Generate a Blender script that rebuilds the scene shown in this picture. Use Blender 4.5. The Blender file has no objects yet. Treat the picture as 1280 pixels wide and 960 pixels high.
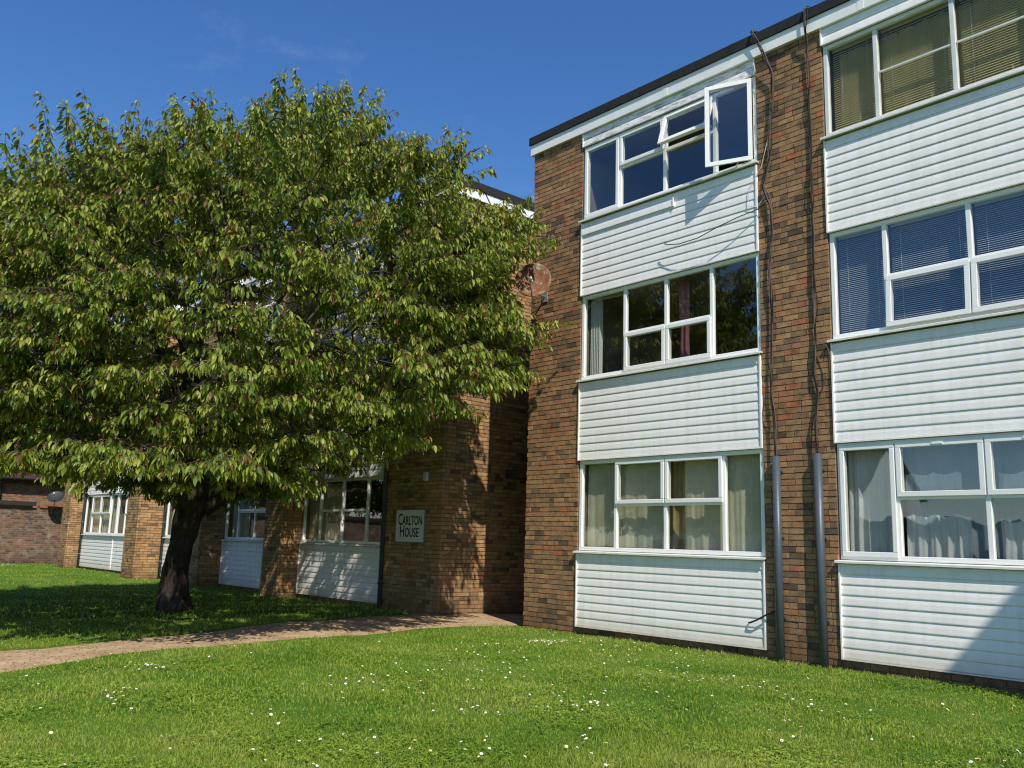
import bpy, bmesh, math, random
import numpy as np
from mathutils import Vector, Matrix, noise
R = math.radians
rnd = random.Random(7)
rng = np.random.default_rng(11)
scene = bpy.context.scene
C = scene.collection

# ------------------------------------------------------------------ helpers
SHIFT = {}          # things whose parts are written in place-wide coordinates
class MB:
    """collects simple shapes and links them as ONE mesh object"""
    def __init__(s):
        s.v = []; s.f = []; s.m = []; s.sm = []
    def add(s, vs, fs, mi=0, smooth=False):
        o = len(s.v); s.v += [tuple(v) for v in vs]
        s.f += [tuple(i + o for i in f) for f in fs]
        s.m += [mi] * len(fs); s.sm += [smooth] * len(fs)
    def box(s, x0, x1, y0, y1, z0, z1, mi=0, M=None):
        vs = [Vector((x, y, z)) for z in (z0, z1) for y in (y0, y1) for x in (x0, x1)]
        if M: vs = [M @ v for v in vs]
        s.add(vs, [(0,2,3,1),(4,5,7,6),(0,1,5,4),(2,6,7,3),(0,4,6,2),(1,3,7,5)], mi)
    def tube(s, pts, rad, n=8, mi=0, caps=True, smooth=True):
        pts = [Vector(p) for p in pts]
        if not hasattr(rad, '__len__'): rad = [rad] * len(pts)
        t0 = (pts[1] - pts[0]).normalized()
        a = t0.orthogonal().normalized()
        vs = []; fs = []
        for i, p in enumerate(pts):
            t = (pts[min(i+1, len(pts)-1)] - pts[max(i-1, 0)])
            if t.length < 1e-9: t = t0.copy()
            t.normalize()
            a = (a - t * a.dot(t))
            if a.length < 1e-6: a = t.orthogonal()
            a.normalize(); b = t.cross(a)
            for k in range(n):
                an = 2 * math.pi * k / n
                vs.append(p + (a * math.cos(an) + b * math.sin(an)) * rad[i])
        for i in range(len(pts) - 1):
            for k in range(n):
                k2 = (k + 1) % n
                fs.append((i*n+k, i*n+k2, (i+1)*n+k2, (i+1)*n+k))
        if caps:
            fs.append(tuple(range(n-1, -1, -1))); fs.append(tuple((len(pts)-1)*n + k for k in range(n)))
        s.add(vs, fs, mi, smooth)
    def extrude_x(s, prof, x0, x1, mi=0, smooth=False):
        """open profile of (y,z) points extruded along x"""
        n = len(prof)
        vs = [(x0, y, z) for y, z in prof] + [(x1, y, z) for y, z in prof]
        s.add(vs, [(i, n+i, n+i+1, i+1) for i in range(n-1)], mi, smooth)
    def build(s, name, mats, parent=None, uv=True, bevel=0):
        me = bpy.data.meshes.new(name)
        me.from_pydata(s.v, [], s.f)
        mats = mats if isinstance(mats, (list, tuple)) else [mats]
        for m in mats: me.materials.append(m)
        me.polygons.foreach_set('material_index', s.m)
        me.polygons.foreach_set('use_smooth', s.sm)
        if uv: box_uv(me)
        sh = SHIFT.get(parent.name) if parent else None
        if sh is not None: me.vertices.foreach_set('co', (np.array(s.v) - np.array(sh)).ravel())
        me.update()
        o = bpy.data.objects.new(name, me); C.objects.link(o)
        if parent: o.parent = parent
        if sh is not None: SHIFT[o.name] = sh
        if bevel:
            b = o.modifiers.new('bevel', 'BEVEL'); b.width = bevel; b.segments = 2; b.limit_method = 'ANGLE'
        return o

def box_uv(me):
    """metre-scale uv: u runs along the face horizontally, v is height"""
    uvl = me.uv_layers.new(name='UVMap')
    vs = me.vertices
    for p in me.polygons:
        n = p.normal
        ax, ay, az = abs(n.x), abs(n.y), abs(n.z)
        for li in p.loop_indices:
            co = vs[me.loops[li].vertex_index].co
            if az > ax and az > ay: uv = (co.x, co.y)
            elif ax > ay: uv = (co.y + 0.11, co.z)
            else: uv = (co.x, co.z)
            uvl.data[li].uv = uv

def tag(o, label=None, cat=None, group=None, kind=None):
    if label: o['label'] = label
    if cat: o['category'] = cat
    if group: o['group'] = group
    if kind: o['kind'] = kind
    return o

def empty(name, loc, label, cat, group=None):
    o = bpy.data.objects.new(name, None); C.objects.link(o); o.location = loc
    o.empty_display_size = 0.2
    return tag(o, label, cat, group)

# ------------------------------------------------------------------ materials
class NT:
    def __init__(s, name):
        s.mat = bpy.data.materials.new(name); s.mat.use_nodes = True
        s.t = s.mat.node_tree; s.t.nodes.clear()
        s.out = s.n('ShaderNodeOutputMaterial')
    def n(s, typ, **kw):
        nd = s.t.nodes.new(typ)
        for k, v in kw.items(): setattr(nd, k, v)
        return nd
    def l(s, a, b): s.t.links.new(a, b)
    def val(s, sock, v):
        if isinstance(v, bpy.types.NodeSocket): s.l(v, sock)
        else: sock.default_value = v
    def math(s, op, a, b=None, c=None, clamp=False):
        nd = s.n('ShaderNodeMath', operation=op); nd.use_clamp = clamp
        s.val(nd.inputs[0], a)
        if b is not None: s.val(nd.inputs[1], b)
        if c is not None: s.val(nd.inputs[2], c)
        return nd.outputs[0]
    def mix(s, fac, a, b, blend='MIX'):
        nd = s.n('ShaderNodeMix', data_type='RGBA', blend_type=blend)
        s.val(nd.inputs[0], fac)
        for i, v in ((6, a), (7, b)):
            if isinstance(v, (tuple, list)): v = (*v[:3], 1)
            s.val(nd.inputs[i], v)
        return nd.outputs[2]
    def noise(s, vec, scale, detail=3, rough=.55, dist=0.):
        nd = s.n('ShaderNodeTexNoise'); nd.inputs['Scale'].default_value = scale
        nd.inputs['Detail'].default_value = detail; nd.inputs['Roughness'].default_value = rough
        nd.inputs['Distortion'].default_value = dist
        if vec is not None: s.l(vec, nd.inputs['Vector'])
        return nd.outputs['Fac']
    def ramp(s, fac, stops, interp='LINEAR'):
        nd = s.n('ShaderNodeValToRGB'); cr = nd.color_ramp; cr.interpolation = interp
        while len(cr.elements) < len(stops): cr.elements.new(0.5)
        for e, (p, c) in zip(cr.elements, stops):
            e.position = p; e.color = (*c, 1) if hasattr(c, '__len__') else (c, c, c, 1)
        s.l(fac, nd.inputs[0]); return nd.outputs[0]
    def obj(s): return s.n('ShaderNodeTexCoord').outputs['Object']
    def pos(s): return s.n('ShaderNodeNewGeometry').outputs['Position']
    def bump(s, h, strength=.5, dist=.01):
        nd = s.n('ShaderNodeBump'); nd.inputs['Strength'].default_value = strength
        nd.inputs['Distance'].default_value = dist; s.l(h, nd.inputs['Height']); return nd.outputs[0]
    def principled(s, col, rough=.6, spec=.4, metal=0., normal=None):
        p = s.n('ShaderNodeBsdfPrincipled')
        if isinstance(col, (tuple, list)): col = (*col[:3], 1)
        s.val(p.inputs['Base Color'], col); s.val(p.inputs['Roughness'], rough)
        s.val(p.inputs['Specular IOR Level'], spec); s.val(p.inputs['Metallic'], metal)
        if normal: s.l(normal, p.inputs['Normal'])
        s.l(p.outputs[0], s.out.inputs[0]); return p

def simple(name, col, rough=.5, spec=.4, metal=0., var=.12, scale=6., bump=.0):
    t = NT(name); po = t.pos()
    n = t.noise(po, scale, 5)
    f = t.math('MULTIPLY_ADD', n, 2 * var, 1 - var)
    c = t.mix(1., col, f, 'MULTIPLY')
    nm = t.bump(t.noise(po, scale * 14, 3), bump, .004) if bump else None
    t.principled(c, rough, spec, metal, nm); return t.mat

def brick_mat(name, stops, mortar, bl=.225, bh=.0765, joint=.011, grime=(.55, 1.1), foot=(.05, .5), pale=0.):
    t = NT(name); po = t.pos()
    uv = t.n('ShaderNodeUVMap').outputs[0]
    sp = t.n('ShaderNodeSeparateXYZ'); t.l(uv, sp.inputs[0])
    # slightly wobbly courses
    wob = t.n('ShaderNodeTexNoise'); wob.inputs['Scale'].default_value = 9.; wob.inputs['Detail'].default_value = 3
    t.l(uv, wob.inputs['Vector'])
    ws = t.n('ShaderNodeSeparateColor'); t.l(wob.outputs['Color'], ws.inputs[0])
    u = t.math('MULTIPLY_ADD', ws.outputs[0], .012, sp.outputs[0])
    v = t.math('MULTIPLY_ADD', ws.outputs[1], .010, sp.outputs[1])
    vr = t.math('DIVIDE', v, bh); row = t.math('FLOOR', vr)
    wr = t.n('ShaderNodeTexWhiteNoise', noise_dimensions='1D'); t.l(row, wr.inputs['W'])
    jit = t.math('MULTIPLY_ADD', wr.outputs[0], .22, -.11)
    par = t.math('FLOORED_MODULO', row, 2.)
    ur0 = t.math('DIVIDE', u, bl)
    ur1 = t.math('MULTIPLY_ADD', par, .5, ur0); ur = t.math('ADD', ur1, jit)
    col = t.math('FLOOR', ur)
    cb = t.n('ShaderNodeCombineXYZ'); t.l(col, cb.inputs[0]); t.l(row, cb.inputs[1])
    wn = t.n('ShaderNodeTexWhiteNoise', noise_dimensions='3D'); t.l(cb.outputs[0], wn.inputs['Vector'])
    # now and then a stretcher is cut into two headers
    wsp = t.n('ShaderNodeSeparateColor'); t.l(wn.outputs['Color'], wsp.inputs[0])
    split = t.math('LESS_THAN', wsp.outputs[2], .22)
    fu = t.math('FRACT', ur); fv = t.math('FRACT', vr)
    half = t.math('GREATER_THAN', fu, .5)
    fu2 = t.math('FRACT', t.math('MULTIPLY', fu, 2.))
    edge = lambda f, w: t.math('MULTIPLY', t.math('SUBTRACT', .5, t.math('ABSOLUTE', t.math('SUBTRACT', f, .5))), w)
    du1 = edge(fu, bl); du2 = edge(fu2, bl / 2)
    du = t.math('ADD', t.math('MULTIPLY', du1, t.math('SUBTRACT', 1., split)), t.math('MULTIPLY', du2, split))
    dv = edge(fv, bh)
    # random joint width and ragged arrises
    rag = t.math('MULTIPLY_ADD', t.noise(uv, 60., 2), .008, -.004)
    d = t.math('ADD', t.math('MINIMUM', du, dv), rag)
    mask = t.n('ShaderNodeMapRange', interpolation_type='SMOOTHSTEP')
    t.l(d, mask.inputs[0]); mask.inputs[1].default_value = joint * .35; mask.inputs[2].default_value = joint * .35 + .005
    idc = t.n('ShaderNodeCombineXYZ'); t.l(col, idc.inputs[0]); t.l(row, idc.inputs[1])
    t.l(t.math('MULTIPLY', split, half), idc.inputs[2])
    wid = t.n('ShaderNodeTexWhiteNoise', noise_dimensions='3D'); t.l(idc.outputs[0], wid.inputs['Vector'])
    big = t.noise(po, .9, 4, .6)
    pick = t.math('ADD', wid.outputs[0], t.math('MULTIPLY_ADD', big, .5, -.25), clamp=True)
    bc = t.ramp(pick, stops)
    mott = t.math('MULTIPLY_ADD', t.noise(po, 38., 5, .7), .9, .55)
    bc = t.mix(1., bc, mott, 'MULTIPLY')
    # black specks burnt into the face
    spk = t.ramp(t.noise(po, 70., 2, .5), [(.62, 1.), (.70, .35)])
    bc = t.mix(.7, bc, spk, 'MULTIPLY')
    mc = t.mix(1., mortar, t.math('MULTIPLY_ADD', t.noise(po, 5., 4), .9, .5), 'MULTIPLY')
    c = t.mix(mask.outputs[0], mc, bc)
    g = t.math('MULTIPLY_ADD', t.noise(po, 1.7, 6, .65), grime[1] - grime[0], grime[0] + .12)
    c = t.mix(1., c, g, 'MULTIPLY')
    if pale:
        ef = t.ramp(t.noise(po, 3.2, 6, .7), [(.52, 0.), (.72, pale)])
        c = t.mix(ef, c, (.36, .31, .26))
    # damp, splashed foot of the wall
    z = t.n('ShaderNodeSeparateXYZ'); t.l(po, z.inputs[0])
    ft = t.n('ShaderNodeMapRange'); t.l(t.math('MULTIPLY_ADD', t.noise(po, 4., 3), .3, z.outputs[2]), ft.inputs[0])
    ft.inputs[1].default_value = foot[0] + .1; ft.inputs[2].default_value = foot[1] + .15
    ft.inputs[3].default_value = .62; ft.inputs[4].default_value = 1.
    c = t.mix(1., c, ft.outputs[0], 'MULTIPLY')
    h = t.math('ADD', t.math('MULTIPLY', mask.outputs[0], t.math('MULTIPLY_ADD', wid.outputs[0], .4, .8)),
               t.math('MULTIPLY', t.noise(po, 45., 5, .65), .55))
    t.principled(c, .92, .15, 0., t.bump(h, .9, .011)); return t.mat

M = {}
M['brick'] = brick_mat('brown_brick', [(0., (.045, .034, .027)), (.14, (.085, .058, .040)), (.3, (.17, .098, .052)), (.48, (.23, .13, .062)),
                        (.62, (.21, .105, .055)), (.75, (.27, .155, .075)), (.88, (.29, .115, .058)), (.97, (.36, .11, .055))], (.10, .080, .060))
M['brick_warm'] = brick_mat('tan_brick', [(0., (.075, .055, .035)), (.12, (.17, .115, .06)), (.35, (.31, .19, .09)), (.6, (.36, .225, .105)),
                        (.8, (.40, .26, .13)), (.97, (.36, .17, .085))], (.27, .21, .14), bl=.225, bh=.077)
M['brick_old'] = brick_mat('old_wall_brick', [(0., (.09, .06, .045)), (.3, (.17, .10, .07)), (.6, (.22, .125, .085)), (.9, (.27, .15, .10))],
                        (.24, .19, .15), bl=.23, bh=.08, joint=.016, pale=.75)
M['brick_house'] = brick_mat('red_house_brick', [(0., (.16, .075, .045)), (.4, (.26, .12, .07)), (.9, (.34, .16, .09))], (.34, .27, .2), bl=.23, bh=.08)

def laid_brick(name, stops, burnt=.6):
    t = NT(name); po = t.pos()
    isl = t.n('ShaderNodeNewGeometry').outputs['Random Per Island']
    big = t.noise(po, .8, 4, .6)
    pick = t.math('ADD', isl, t.math('MULTIPLY_ADD', big, .5, -.25), clamp=True)
    c = t.ramp(pick, stops)
    mt = t.noise(po, 22., 6, .72)
    c = t.mix(1., c, t.math('MULTIPLY_ADD', mt, 1.9, .06), 'MULTIPLY')
    burn = t.ramp(t.noise(po, 11., 6, .74), [(.50, 0.), (.63, burnt)])
    c = t.mix(burn, c, (.060, .045, .035))
    lime = t.ramp(t.noise(po, 31., 4, .7), [(.62, 0.), (.72, .45)])
    c = t.mix(lime, c, (.40, .30, .19))
    g = t.math('MULTIPLY_ADD', t.noise(po, 1.5, 6, .65), .7, .66)
    c = t.mix(1., c, g, 'MULTIPLY')
    z = t.n('ShaderNodeSeparateXYZ'); t.l(po, z.inputs[0])
    ft = t.n('ShaderNodeMapRange'); t.l(t.math('MULTIPLY_ADD', t.noise(po, 4., 3), .3, z.outputs[2]), ft.inputs[0])
    ft.inputs[1].default_value = .15; ft.inputs[2].default_value = .7; ft.inputs[3].default_value = .6; ft.inputs[4].default_value = 1.
    c = t.mix(1., c, ft.outputs[0], 'MULTIPLY')
    t.principled(c, .93, .12, 0., t.bump(t.noise(po, 60., 6, .7), .9, .006)); return t.mat
M['brick_r'] = laid_brick('laid_brown_brick', [(0., (.12, .080, .060)), (.10, (.21, .135, .085)), (.34, (.32, .190, .100)), (.55, (.38, .220, .110)), (.75, (.36, .178, .092)), (.90, (.43, .26, .13)), (.97, (.40, .16, .085)), (1., (.45, .16, .08))])
M['brick_l'] = laid_brick('laid_tan_brick', [(0., (.17, .115, .07)), (.2, (.36, .215, .112)), (.5, (.44, .262, .128)), (.8, (.51, .325, .16)), (.92, (.44, .225, .11)), (1., (.46, .22, .10))], burnt=.5)
M['mortar'] = simple('weathered_mortar', (.17, .135, .095), .95, .1, var=.4, scale=7., bump=.5)
brng = random.Random(3)
def bricks(m, p0, u, n, L, z0, z1, mi=1, ch=.0735, bl=.216):
    """individually laid bricks over a face: p0 corner, u along the wall, n outwards"""
    p0, u, n = Vector(p0), Vector(u), Vector(n); rows = int(round((z1 - z0)/ch)); ch = (z1 - z0)/rows
    up = Vector((0, 0, 1)); j = lambda a: brng.uniform(-a, a)
    flip = u.cross(up).dot(n) < 0
    for i in range(rows):
        a = -(i % 2)*bl/2 + j(.012); z = z0 + i*ch
        while a < L - .02:
            ln = bl if brng.random() > .2 else bl/2
            b = a + ln
            if L - b < .05: b = L
            s0, s1 = max(0, a) + (.0045 if a > 0 else .0), min(L, b) - (.0045 if b < L else 0)
            if s1 - s0 > .02:
                o = j(.0032); vs = []
                for d, zz, ss in ((0,0,s0),(0,0,s1),(0,1,s1),(0,1,s0),(1,0,s0),(1,0,s1),(1,1,s1),(1,1,s0)):
                    zq = z + (.005 if zz == 0 else ch - .006) + j(.0021)
                    vs.append(p0 + u*(ss + j(.0024)) + n*((o + j(.0022)) if d == 0 else -.05) + up*zq)
                fs = [(0,1,2,3),(1,5,6,2),(2,6,7,3),(3,7,4,0),(0,4,5,1)]
                if flip: fs = [f_[::-1] for f_ in fs]
                m.add(vs, fs, mi)
            a = b

def cladding_mat(name='white_cladding', weather=0.):
    t = NT(name); po = t.pos()
    st = t.n('ShaderNodeMapping'); st.inputs['Scale'].default_value = (5., 5., .55); t.l(po, st.inputs[0])
    n1 = t.noise(st.outputs[0], 2., 6, .65)
    c = t.mix(t.ramp(n1, [(.44, 0.), (.8, .58)]), (.92, .885, .86), (.70, .675, .60))
    n2 = t.noise(po, 2.4, 5)
    c = t.mix(1., c, t.math('MULTIPLY_ADD', n2, .14, .93), 'MULTIPLY')
    if weather:
        mp = t.n('ShaderNodeMapping'); mp.inputs['Scale'].default_value = (1.2, 1., 6.); t.l(po, mp.inputs[0])
        k = t.ramp(t.noise(mp.outputs[0], 3.5, 8, .72), [(.46, 0.), (.62, weather)])
        c = t.mix(k, c, (.30, .29, .27))
    # earth splashed up near the ground
    z = t.n('ShaderNodeSeparateXYZ'); t.l(po, z.inputs[0])
    sp = t.n('ShaderNodeMapRange'); t.l(t.math('MULTIPLY_ADD', t.noise(po, 6., 4), .25, z.outputs[2]), sp.inputs[0])
    sp.inputs[1].default_value = .2; sp.inputs[2].default_value = .55; sp.inputs[3].default_value = .55; sp.inputs[4].default_value = 0.
    c = t.mix(sp.outputs[0], c, (.50, .41, .27))
    t.principled(c, .38, .4, 0., t.bump(t.noise(st.outputs[0], 14., 3), .06, .003)); return t.mat
M['clad'] = cladding_mat()
M['clad_old'] = cladding_mat('weathered_cladding', .85)
M['upvc'] = simple('white_upvc', (.90, .885, .855), .28, .5, var=.05, scale=3.)
M['upvc_old'] = simple('aged_white_frame', (.70, .70, .67), .45, .4, var=.18, scale=7.)
M['sill'] = simple('white_sill', (.74, .73, .67), .45, .4, var=.2, scale=9.)
M['gasket'] = simple('black_gasket', (.02, .02, .02), .6)
M['fascia'] = simple('white_fascia', (.87, .855, .82), .42, .4, var=.12, scale=4.)
M['bitumen'] = simple('black_bitumen', (.028, .028, .03), .85, .2, var=.4, scale=9., bump=.6)
M['pipe'] = simple('grey_plastic_pipe', (.066, .084, .100), .42, .45, var=.12, scale=5.)
M['cable'] = simple('brown_cable', (.12, .088, .07), .6, .3, var=.3, scale=12.)
M['cable_black'] = simple('black_cable', (.02, .019, .018), .55, .3)
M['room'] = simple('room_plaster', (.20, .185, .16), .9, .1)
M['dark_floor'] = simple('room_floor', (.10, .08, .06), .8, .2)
M['grey_metal'] = simple('grey_metal', (.20, .21, .22), .5, .5, .3, var=.2)
M['galv'] = simple('galvanised_arm', (.42, .41, .38), .45, .5, .5, var=.25, scale=20.)
M['ivory'] = simple('ivory_plastic', (.66, .64, .55), .45, .4, var=.15, scale=20.)
M['sign'] = simple('sign_board', (.72, .73, .70), .4, .4, var=.06, scale=8.)
M['ink'] = simple('sign_lettering', (.012, .012, .012), .5)
M['tiles'] = simple('red_roof_tiles', (.085, .035, .030), .9, .15, var=.3, scale=5., bump=.5)
M['gutter'] = simple('black_gutter', (.03, .03, .032), .5, .4)
M['slate_coping'] = simple('red_tile_coping', (.32, .10, .055), .85, .2, var=.25, scale=9.)
M['render'] = simple('white_render', (.76, .75, .70), .9, .1, var=.08)
M['dark_panel'] = simple('recess_darkening_panel', (.045, .038, .032), .5, .4, var=.2)  # near-black colour chosen to cut skylight in the entrance recess
M['wood_door'] = simple('brown_door', (.10, .06, .035), .5)

def glass_mat(name='window_glass', r0=.135):
    t = NT(name); po = t.pos()
    nm = t.bump(t.noise(po, 1.3, 2, .4), .035, .05)
    lw = t.n('ShaderNodeLayerWeight'); lw.inputs['Blend'].default_value = .5; t.l(nm, lw.inputs['Normal'])
    refl = t.math('MULTIPLY_ADD', t.math('POWER', lw.outputs['Facing'], 4.), .85, r0, clamp=True)
    tr = t.n('ShaderNodeBsdfTransparent'); tr.inputs[0].default_value = (.92, .93, .88, 1)
    gl = t.n('ShaderNodeBsdfGlossy'); gl.inputs['Roughness'].default_value = .004; gl.inputs[0].default_value = (.93, .96, 1., 1)
    t.l(nm, gl.inputs['Normal'])
    mx = t.n('ShaderNodeMixShader'); t.l(refl, mx.inputs[0])
    t.l(tr.outputs[0], mx.inputs[1]); t.l(gl.outputs[0], mx.inputs[2]); t.l(mx.outputs[0], t.out.inputs[0])
    return t.mat
M['glass'] = glass_mat(); M['glass_old'] = glass_mat('old_single_glass', .035)

def fabric(name, col, sheer=0., stripe=0.):
    t = NT(name); po = t.pos()
    n = t.noise(po, 5., 4)
    c = t.mix(1., col, t.math('MULTIPLY_ADD', n, .4, .8), 'MULTIPLY')
    d = t.n('ShaderNodeBsdfDiffuse'); t.l(c, d.inputs[0])
    tl = t.n('ShaderNodeBsdfTranslucent'); t.l(c, tl.inputs[0])
    m1 = t.n('ShaderNodeMixShader'); m1.inputs[0].default_value = .3; t.l(d.outputs[0], m1.inputs[1]); t.l(tl.outputs[0], m1.inputs[2])
    tr = t.n('ShaderNodeBsdfTransparent')
    m2 = t.n('ShaderNodeMixShader'); m2.inputs[0].default_value = sheer
    t.l(m1.outputs[0], m2.inputs[1]); t.l(tr.outputs[0], m2.inputs[2]); t.l(m2.outputs[0], t.out.inputs[0])
    return t.mat
M['net'] = fabric('net_curtain', (.84, .80, .64), .14)
M['net_white'] = fabric('white_voile', (.80, .82, .84), .12)
M['voile'] = fabric('sky_tinted_voile', (.46, .56, .70), .3)  # blue-grey net, tinted bluer in place of sky reflection in the glass
M['beige'] = fabric('beige_curtain', (.50, .38, .20))
M['pink'] = fabric('pink_curtain', (.34, .14, .19))
M['slat_white'] = simple('white_slats', (.66, .68, .70), .5, .4, var=.05)
M['slat_tan'] = simple('tan_slats', (.68, .58, .28), .6, .3, var=.45, scale=1.6)
M['lemon'] = fabric('pale_yellow_curtain', (.78, .66, .28))

def rust_mat():
    t = NT('rusty_dish'); po = t.obj()
    n = t.noise(po, 6., 6, .7)
    c = t.ramp(n, [(.36, (.36, .31, .24)), (.44, (.20, .10, .055)), (.55, (.17, .058, .024)), (.70, (.05, .025, .018))])
    t.principled(c, .7, .3, 0., t.bump(n, .2, .004)); return t.mat
M['rust'] = rust_mat()

def bark_mat():
    t = NT('cherry_bark'); po = t.obj()
    mp = t.n('ShaderNodeMapping'); mp.inputs['Scale'].default_value = (1., 1., .5); t.l(po, mp.inputs[0])
    n = t.noise(mp.outputs[0], 9., 8, .7, .6)
    c = t.ramp(n, [(.3, (.018, .015, .012)), (.55, (.06, .047, .037)), (.75, (.13, .105, .085))])
    t.principled(c, .9, .2, 0., t.bump(n, 1., .04)); return t.mat
M['bark'] = bark_mat()
def twig_mat():
    t = NT('twig_bark'); po = t.obj()
    c = t.ramp(t.noise(po, 4., 3), [(.35, (.030, .024, .019)), (.6, (.075, .06, .05)), (.7, (.10, .042, .03))])
    t.principled(c, .8, .25); return t.mat
M['twig'] = twig_mat()

def leaf_mat():
    t = NT('cherry_leaf')
    uv = t.n('ShaderNodeUVMap').outputs[0]
    sp = t.n('ShaderNodeSeparateXYZ'); t.l(uv, sp.inputs[0])
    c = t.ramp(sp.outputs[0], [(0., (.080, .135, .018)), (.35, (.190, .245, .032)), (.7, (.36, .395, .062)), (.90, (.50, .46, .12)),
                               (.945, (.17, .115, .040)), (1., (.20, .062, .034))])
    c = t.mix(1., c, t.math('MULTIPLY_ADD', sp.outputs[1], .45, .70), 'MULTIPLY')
    p = t.n('ShaderNodeBsdfPrincipled'); t.l(c, p.inputs['Base Color'])
    p.inputs['Roughness'].default_value = .42; p.inputs['Specular IOR Level'].default_value = .4
    tl = t.n('ShaderNodeBsdfTranslucent'); t.l(t.mix(1., c, (1.5, 1.5, .55), 'MULTIPLY'), tl.inputs[0])
    mx = t.n('ShaderNodeMixShader'); mx.inputs[0].default_value = .36
    t.l(p.outputs[0], mx.inputs[1]); t.l(tl.outputs[0], mx.inputs[2]); t.l(mx.outputs[0], t.out.inputs[0])
    return t.mat
M['leaf'] = leaf_mat()

def blade_mat():
    t = NT('grass_blade'); po = t.pos()
    uv = t.n('ShaderNodeUVMap').outputs[0]
    sp = t.n('ShaderNodeSeparateXYZ'); t.l(uv, sp.inputs[0])
    big = t.noise(po, .75, 4, .6)
    k = t.math('ADD', t.math('MULTIPLY', sp.outputs[0], .75), t.math('MULTIPLY_ADD', big, 1.5, -.58), clamp=True)
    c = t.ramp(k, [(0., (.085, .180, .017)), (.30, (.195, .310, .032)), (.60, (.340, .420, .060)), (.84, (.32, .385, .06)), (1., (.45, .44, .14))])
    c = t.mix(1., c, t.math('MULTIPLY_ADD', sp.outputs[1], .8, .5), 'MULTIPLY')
    p = t.n('ShaderNodeBsdfPrincipled'); t.l(c, p.inputs['Base Color'])
    p.inputs['Roughness'].default_value = .5; p.inputs['Specular IOR Level'].default_value = .3
    tl = t.n('ShaderNodeBsdfTranslucent'); t.l(t.mix(1., c, (1.3, 1.3, .5), 'MULTIPLY'), tl.inputs[0])
    mx = t.n('ShaderNodeMixShader'); mx.inputs[0].default_value = .3
    t.l(p.outputs[0], mx.inputs[1]); t.l(tl.outputs[0], mx.inputs[2]); t.l(mx.outputs[0], t.out.inputs[0])
    return t.mat
M['blade'] = blade_mat()

def lawn_mat():
    t = NT('lawn_ground'); po = t.pos()
    n = t.noise(po, .75, 4, .6); f = t.noise(po, 55., 4, .7); mid = t.noise(po, 7., 4, .6)
    k = t.math('ADD', t.math('MULTIPLY', n, .7), t.math('MULTIPLY', f, .5))
    c = t.ramp(k, [(.35, (.045, .115, .011)), (.58, (.085, .18, .016)), (.78, (.14, .215, .032))])
    c = t.mix(t.ramp(mid, [(.55, 0.), (.75, .5)]), c, (.10, .095, .04))
    t.principled(c, .95, .1, 0., t.bump(f, .8, .03)); return t.mat
M['lawn'] = lawn_mat()

def path_mat():
    t = NT('trodden_path'); po = t.pos()
    a = t.noise(po, 3., 6, .65); b = t.noise(po, 42., 5, .75); v = t.noise(po, 16., 4, .7)
    c = t.ramp(a, [(.32, (.36, .23, .125)), (.52, (.47, .335, .20)), (.72, (.56, .44, .29))])
    c = t.mix(1., c, t.math('MULTIPLY_ADD', b, 1.1, .45), 'MULTIPLY')
    c = t.mix(t.ramp(v, [(.55, 0.), (.66, .7)]), c, (.17, .075, .035))
    t.principled(c, .95, .1, 0., t.bump(t.math('ADD', b, t.math('MULTIPLY', v, .6)), .9, .015)); return t.mat
M['path'] = path_mat()
M['hedge'] = simple('hedge_leaf', (.030, .055, .014), .8, .2, var=.6, scale=7., bump=1.)
M['petal'] = simple('white_petals', (.72, .72, .68), .7, .2, var=.03)
M['yolk'] = simple('yellow_centre', (.70, .42, .03), .7, .2)
M['stem'] = simple('daisy_stem', (.06, .13, .02), .7, .2)
M['debris'] = simple('dry_bud_scales', (.20, .085, .040), .9, .1, var=.5, scale=30.)

# ------------------------------------------------------------------ camera, sun and sky
CAM = Vector((10.7135, -9.785, 1.3347))
yaw, pitch, roll = 0.8501, 0.1769, 0.0294
f = Vector((-math.sin(yaw)*math.cos(pitch), math.cos(yaw)*math.cos(pitch), math.sin(pitch)))
r0 = Vector((math.cos(yaw), math.sin(yaw), 0)); u0 = r0.cross(f)
rr = math.cos(roll)*r0 + math.sin(roll)*u0; uu = -math.sin(roll)*r0 + math.cos(roll)*u0
cam = bpy.data.cameras.new('camera'); co = bpy.data.objects.new('camera', cam); C.objects.link(co)
mw = Matrix((rr, uu, -f)).transposed().to_4x4(); mw.translation = CAM; co.matrix_world = mw
cam.sensor_width = 36; cam.lens = 1113.55 / 1280 * 36; cam.clip_start = .05; cam.clip_end = 3000
scene.camera = co

SUN_EL, SUN_OFF = R(48), R(25)
sd = Vector((math.cos(SUN_OFF)*math.cos(SUN_EL), -math.sin(SUN_OFF)*math.cos(SUN_EL), math.sin(SUN_EL)))   # towards the sun
sl = bpy.data.lights.new('sun', 'SUN'); sl.energy = 5.0; sl.angle = R(.53); sl.color = (1., .95, .84)
so = bpy.data.objects.new('sun', sl); C.objects.link(so); so.location = sd * 60
so.rotation_euler = sd.to_track_quat('Z', 'Y').to_euler()

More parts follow.
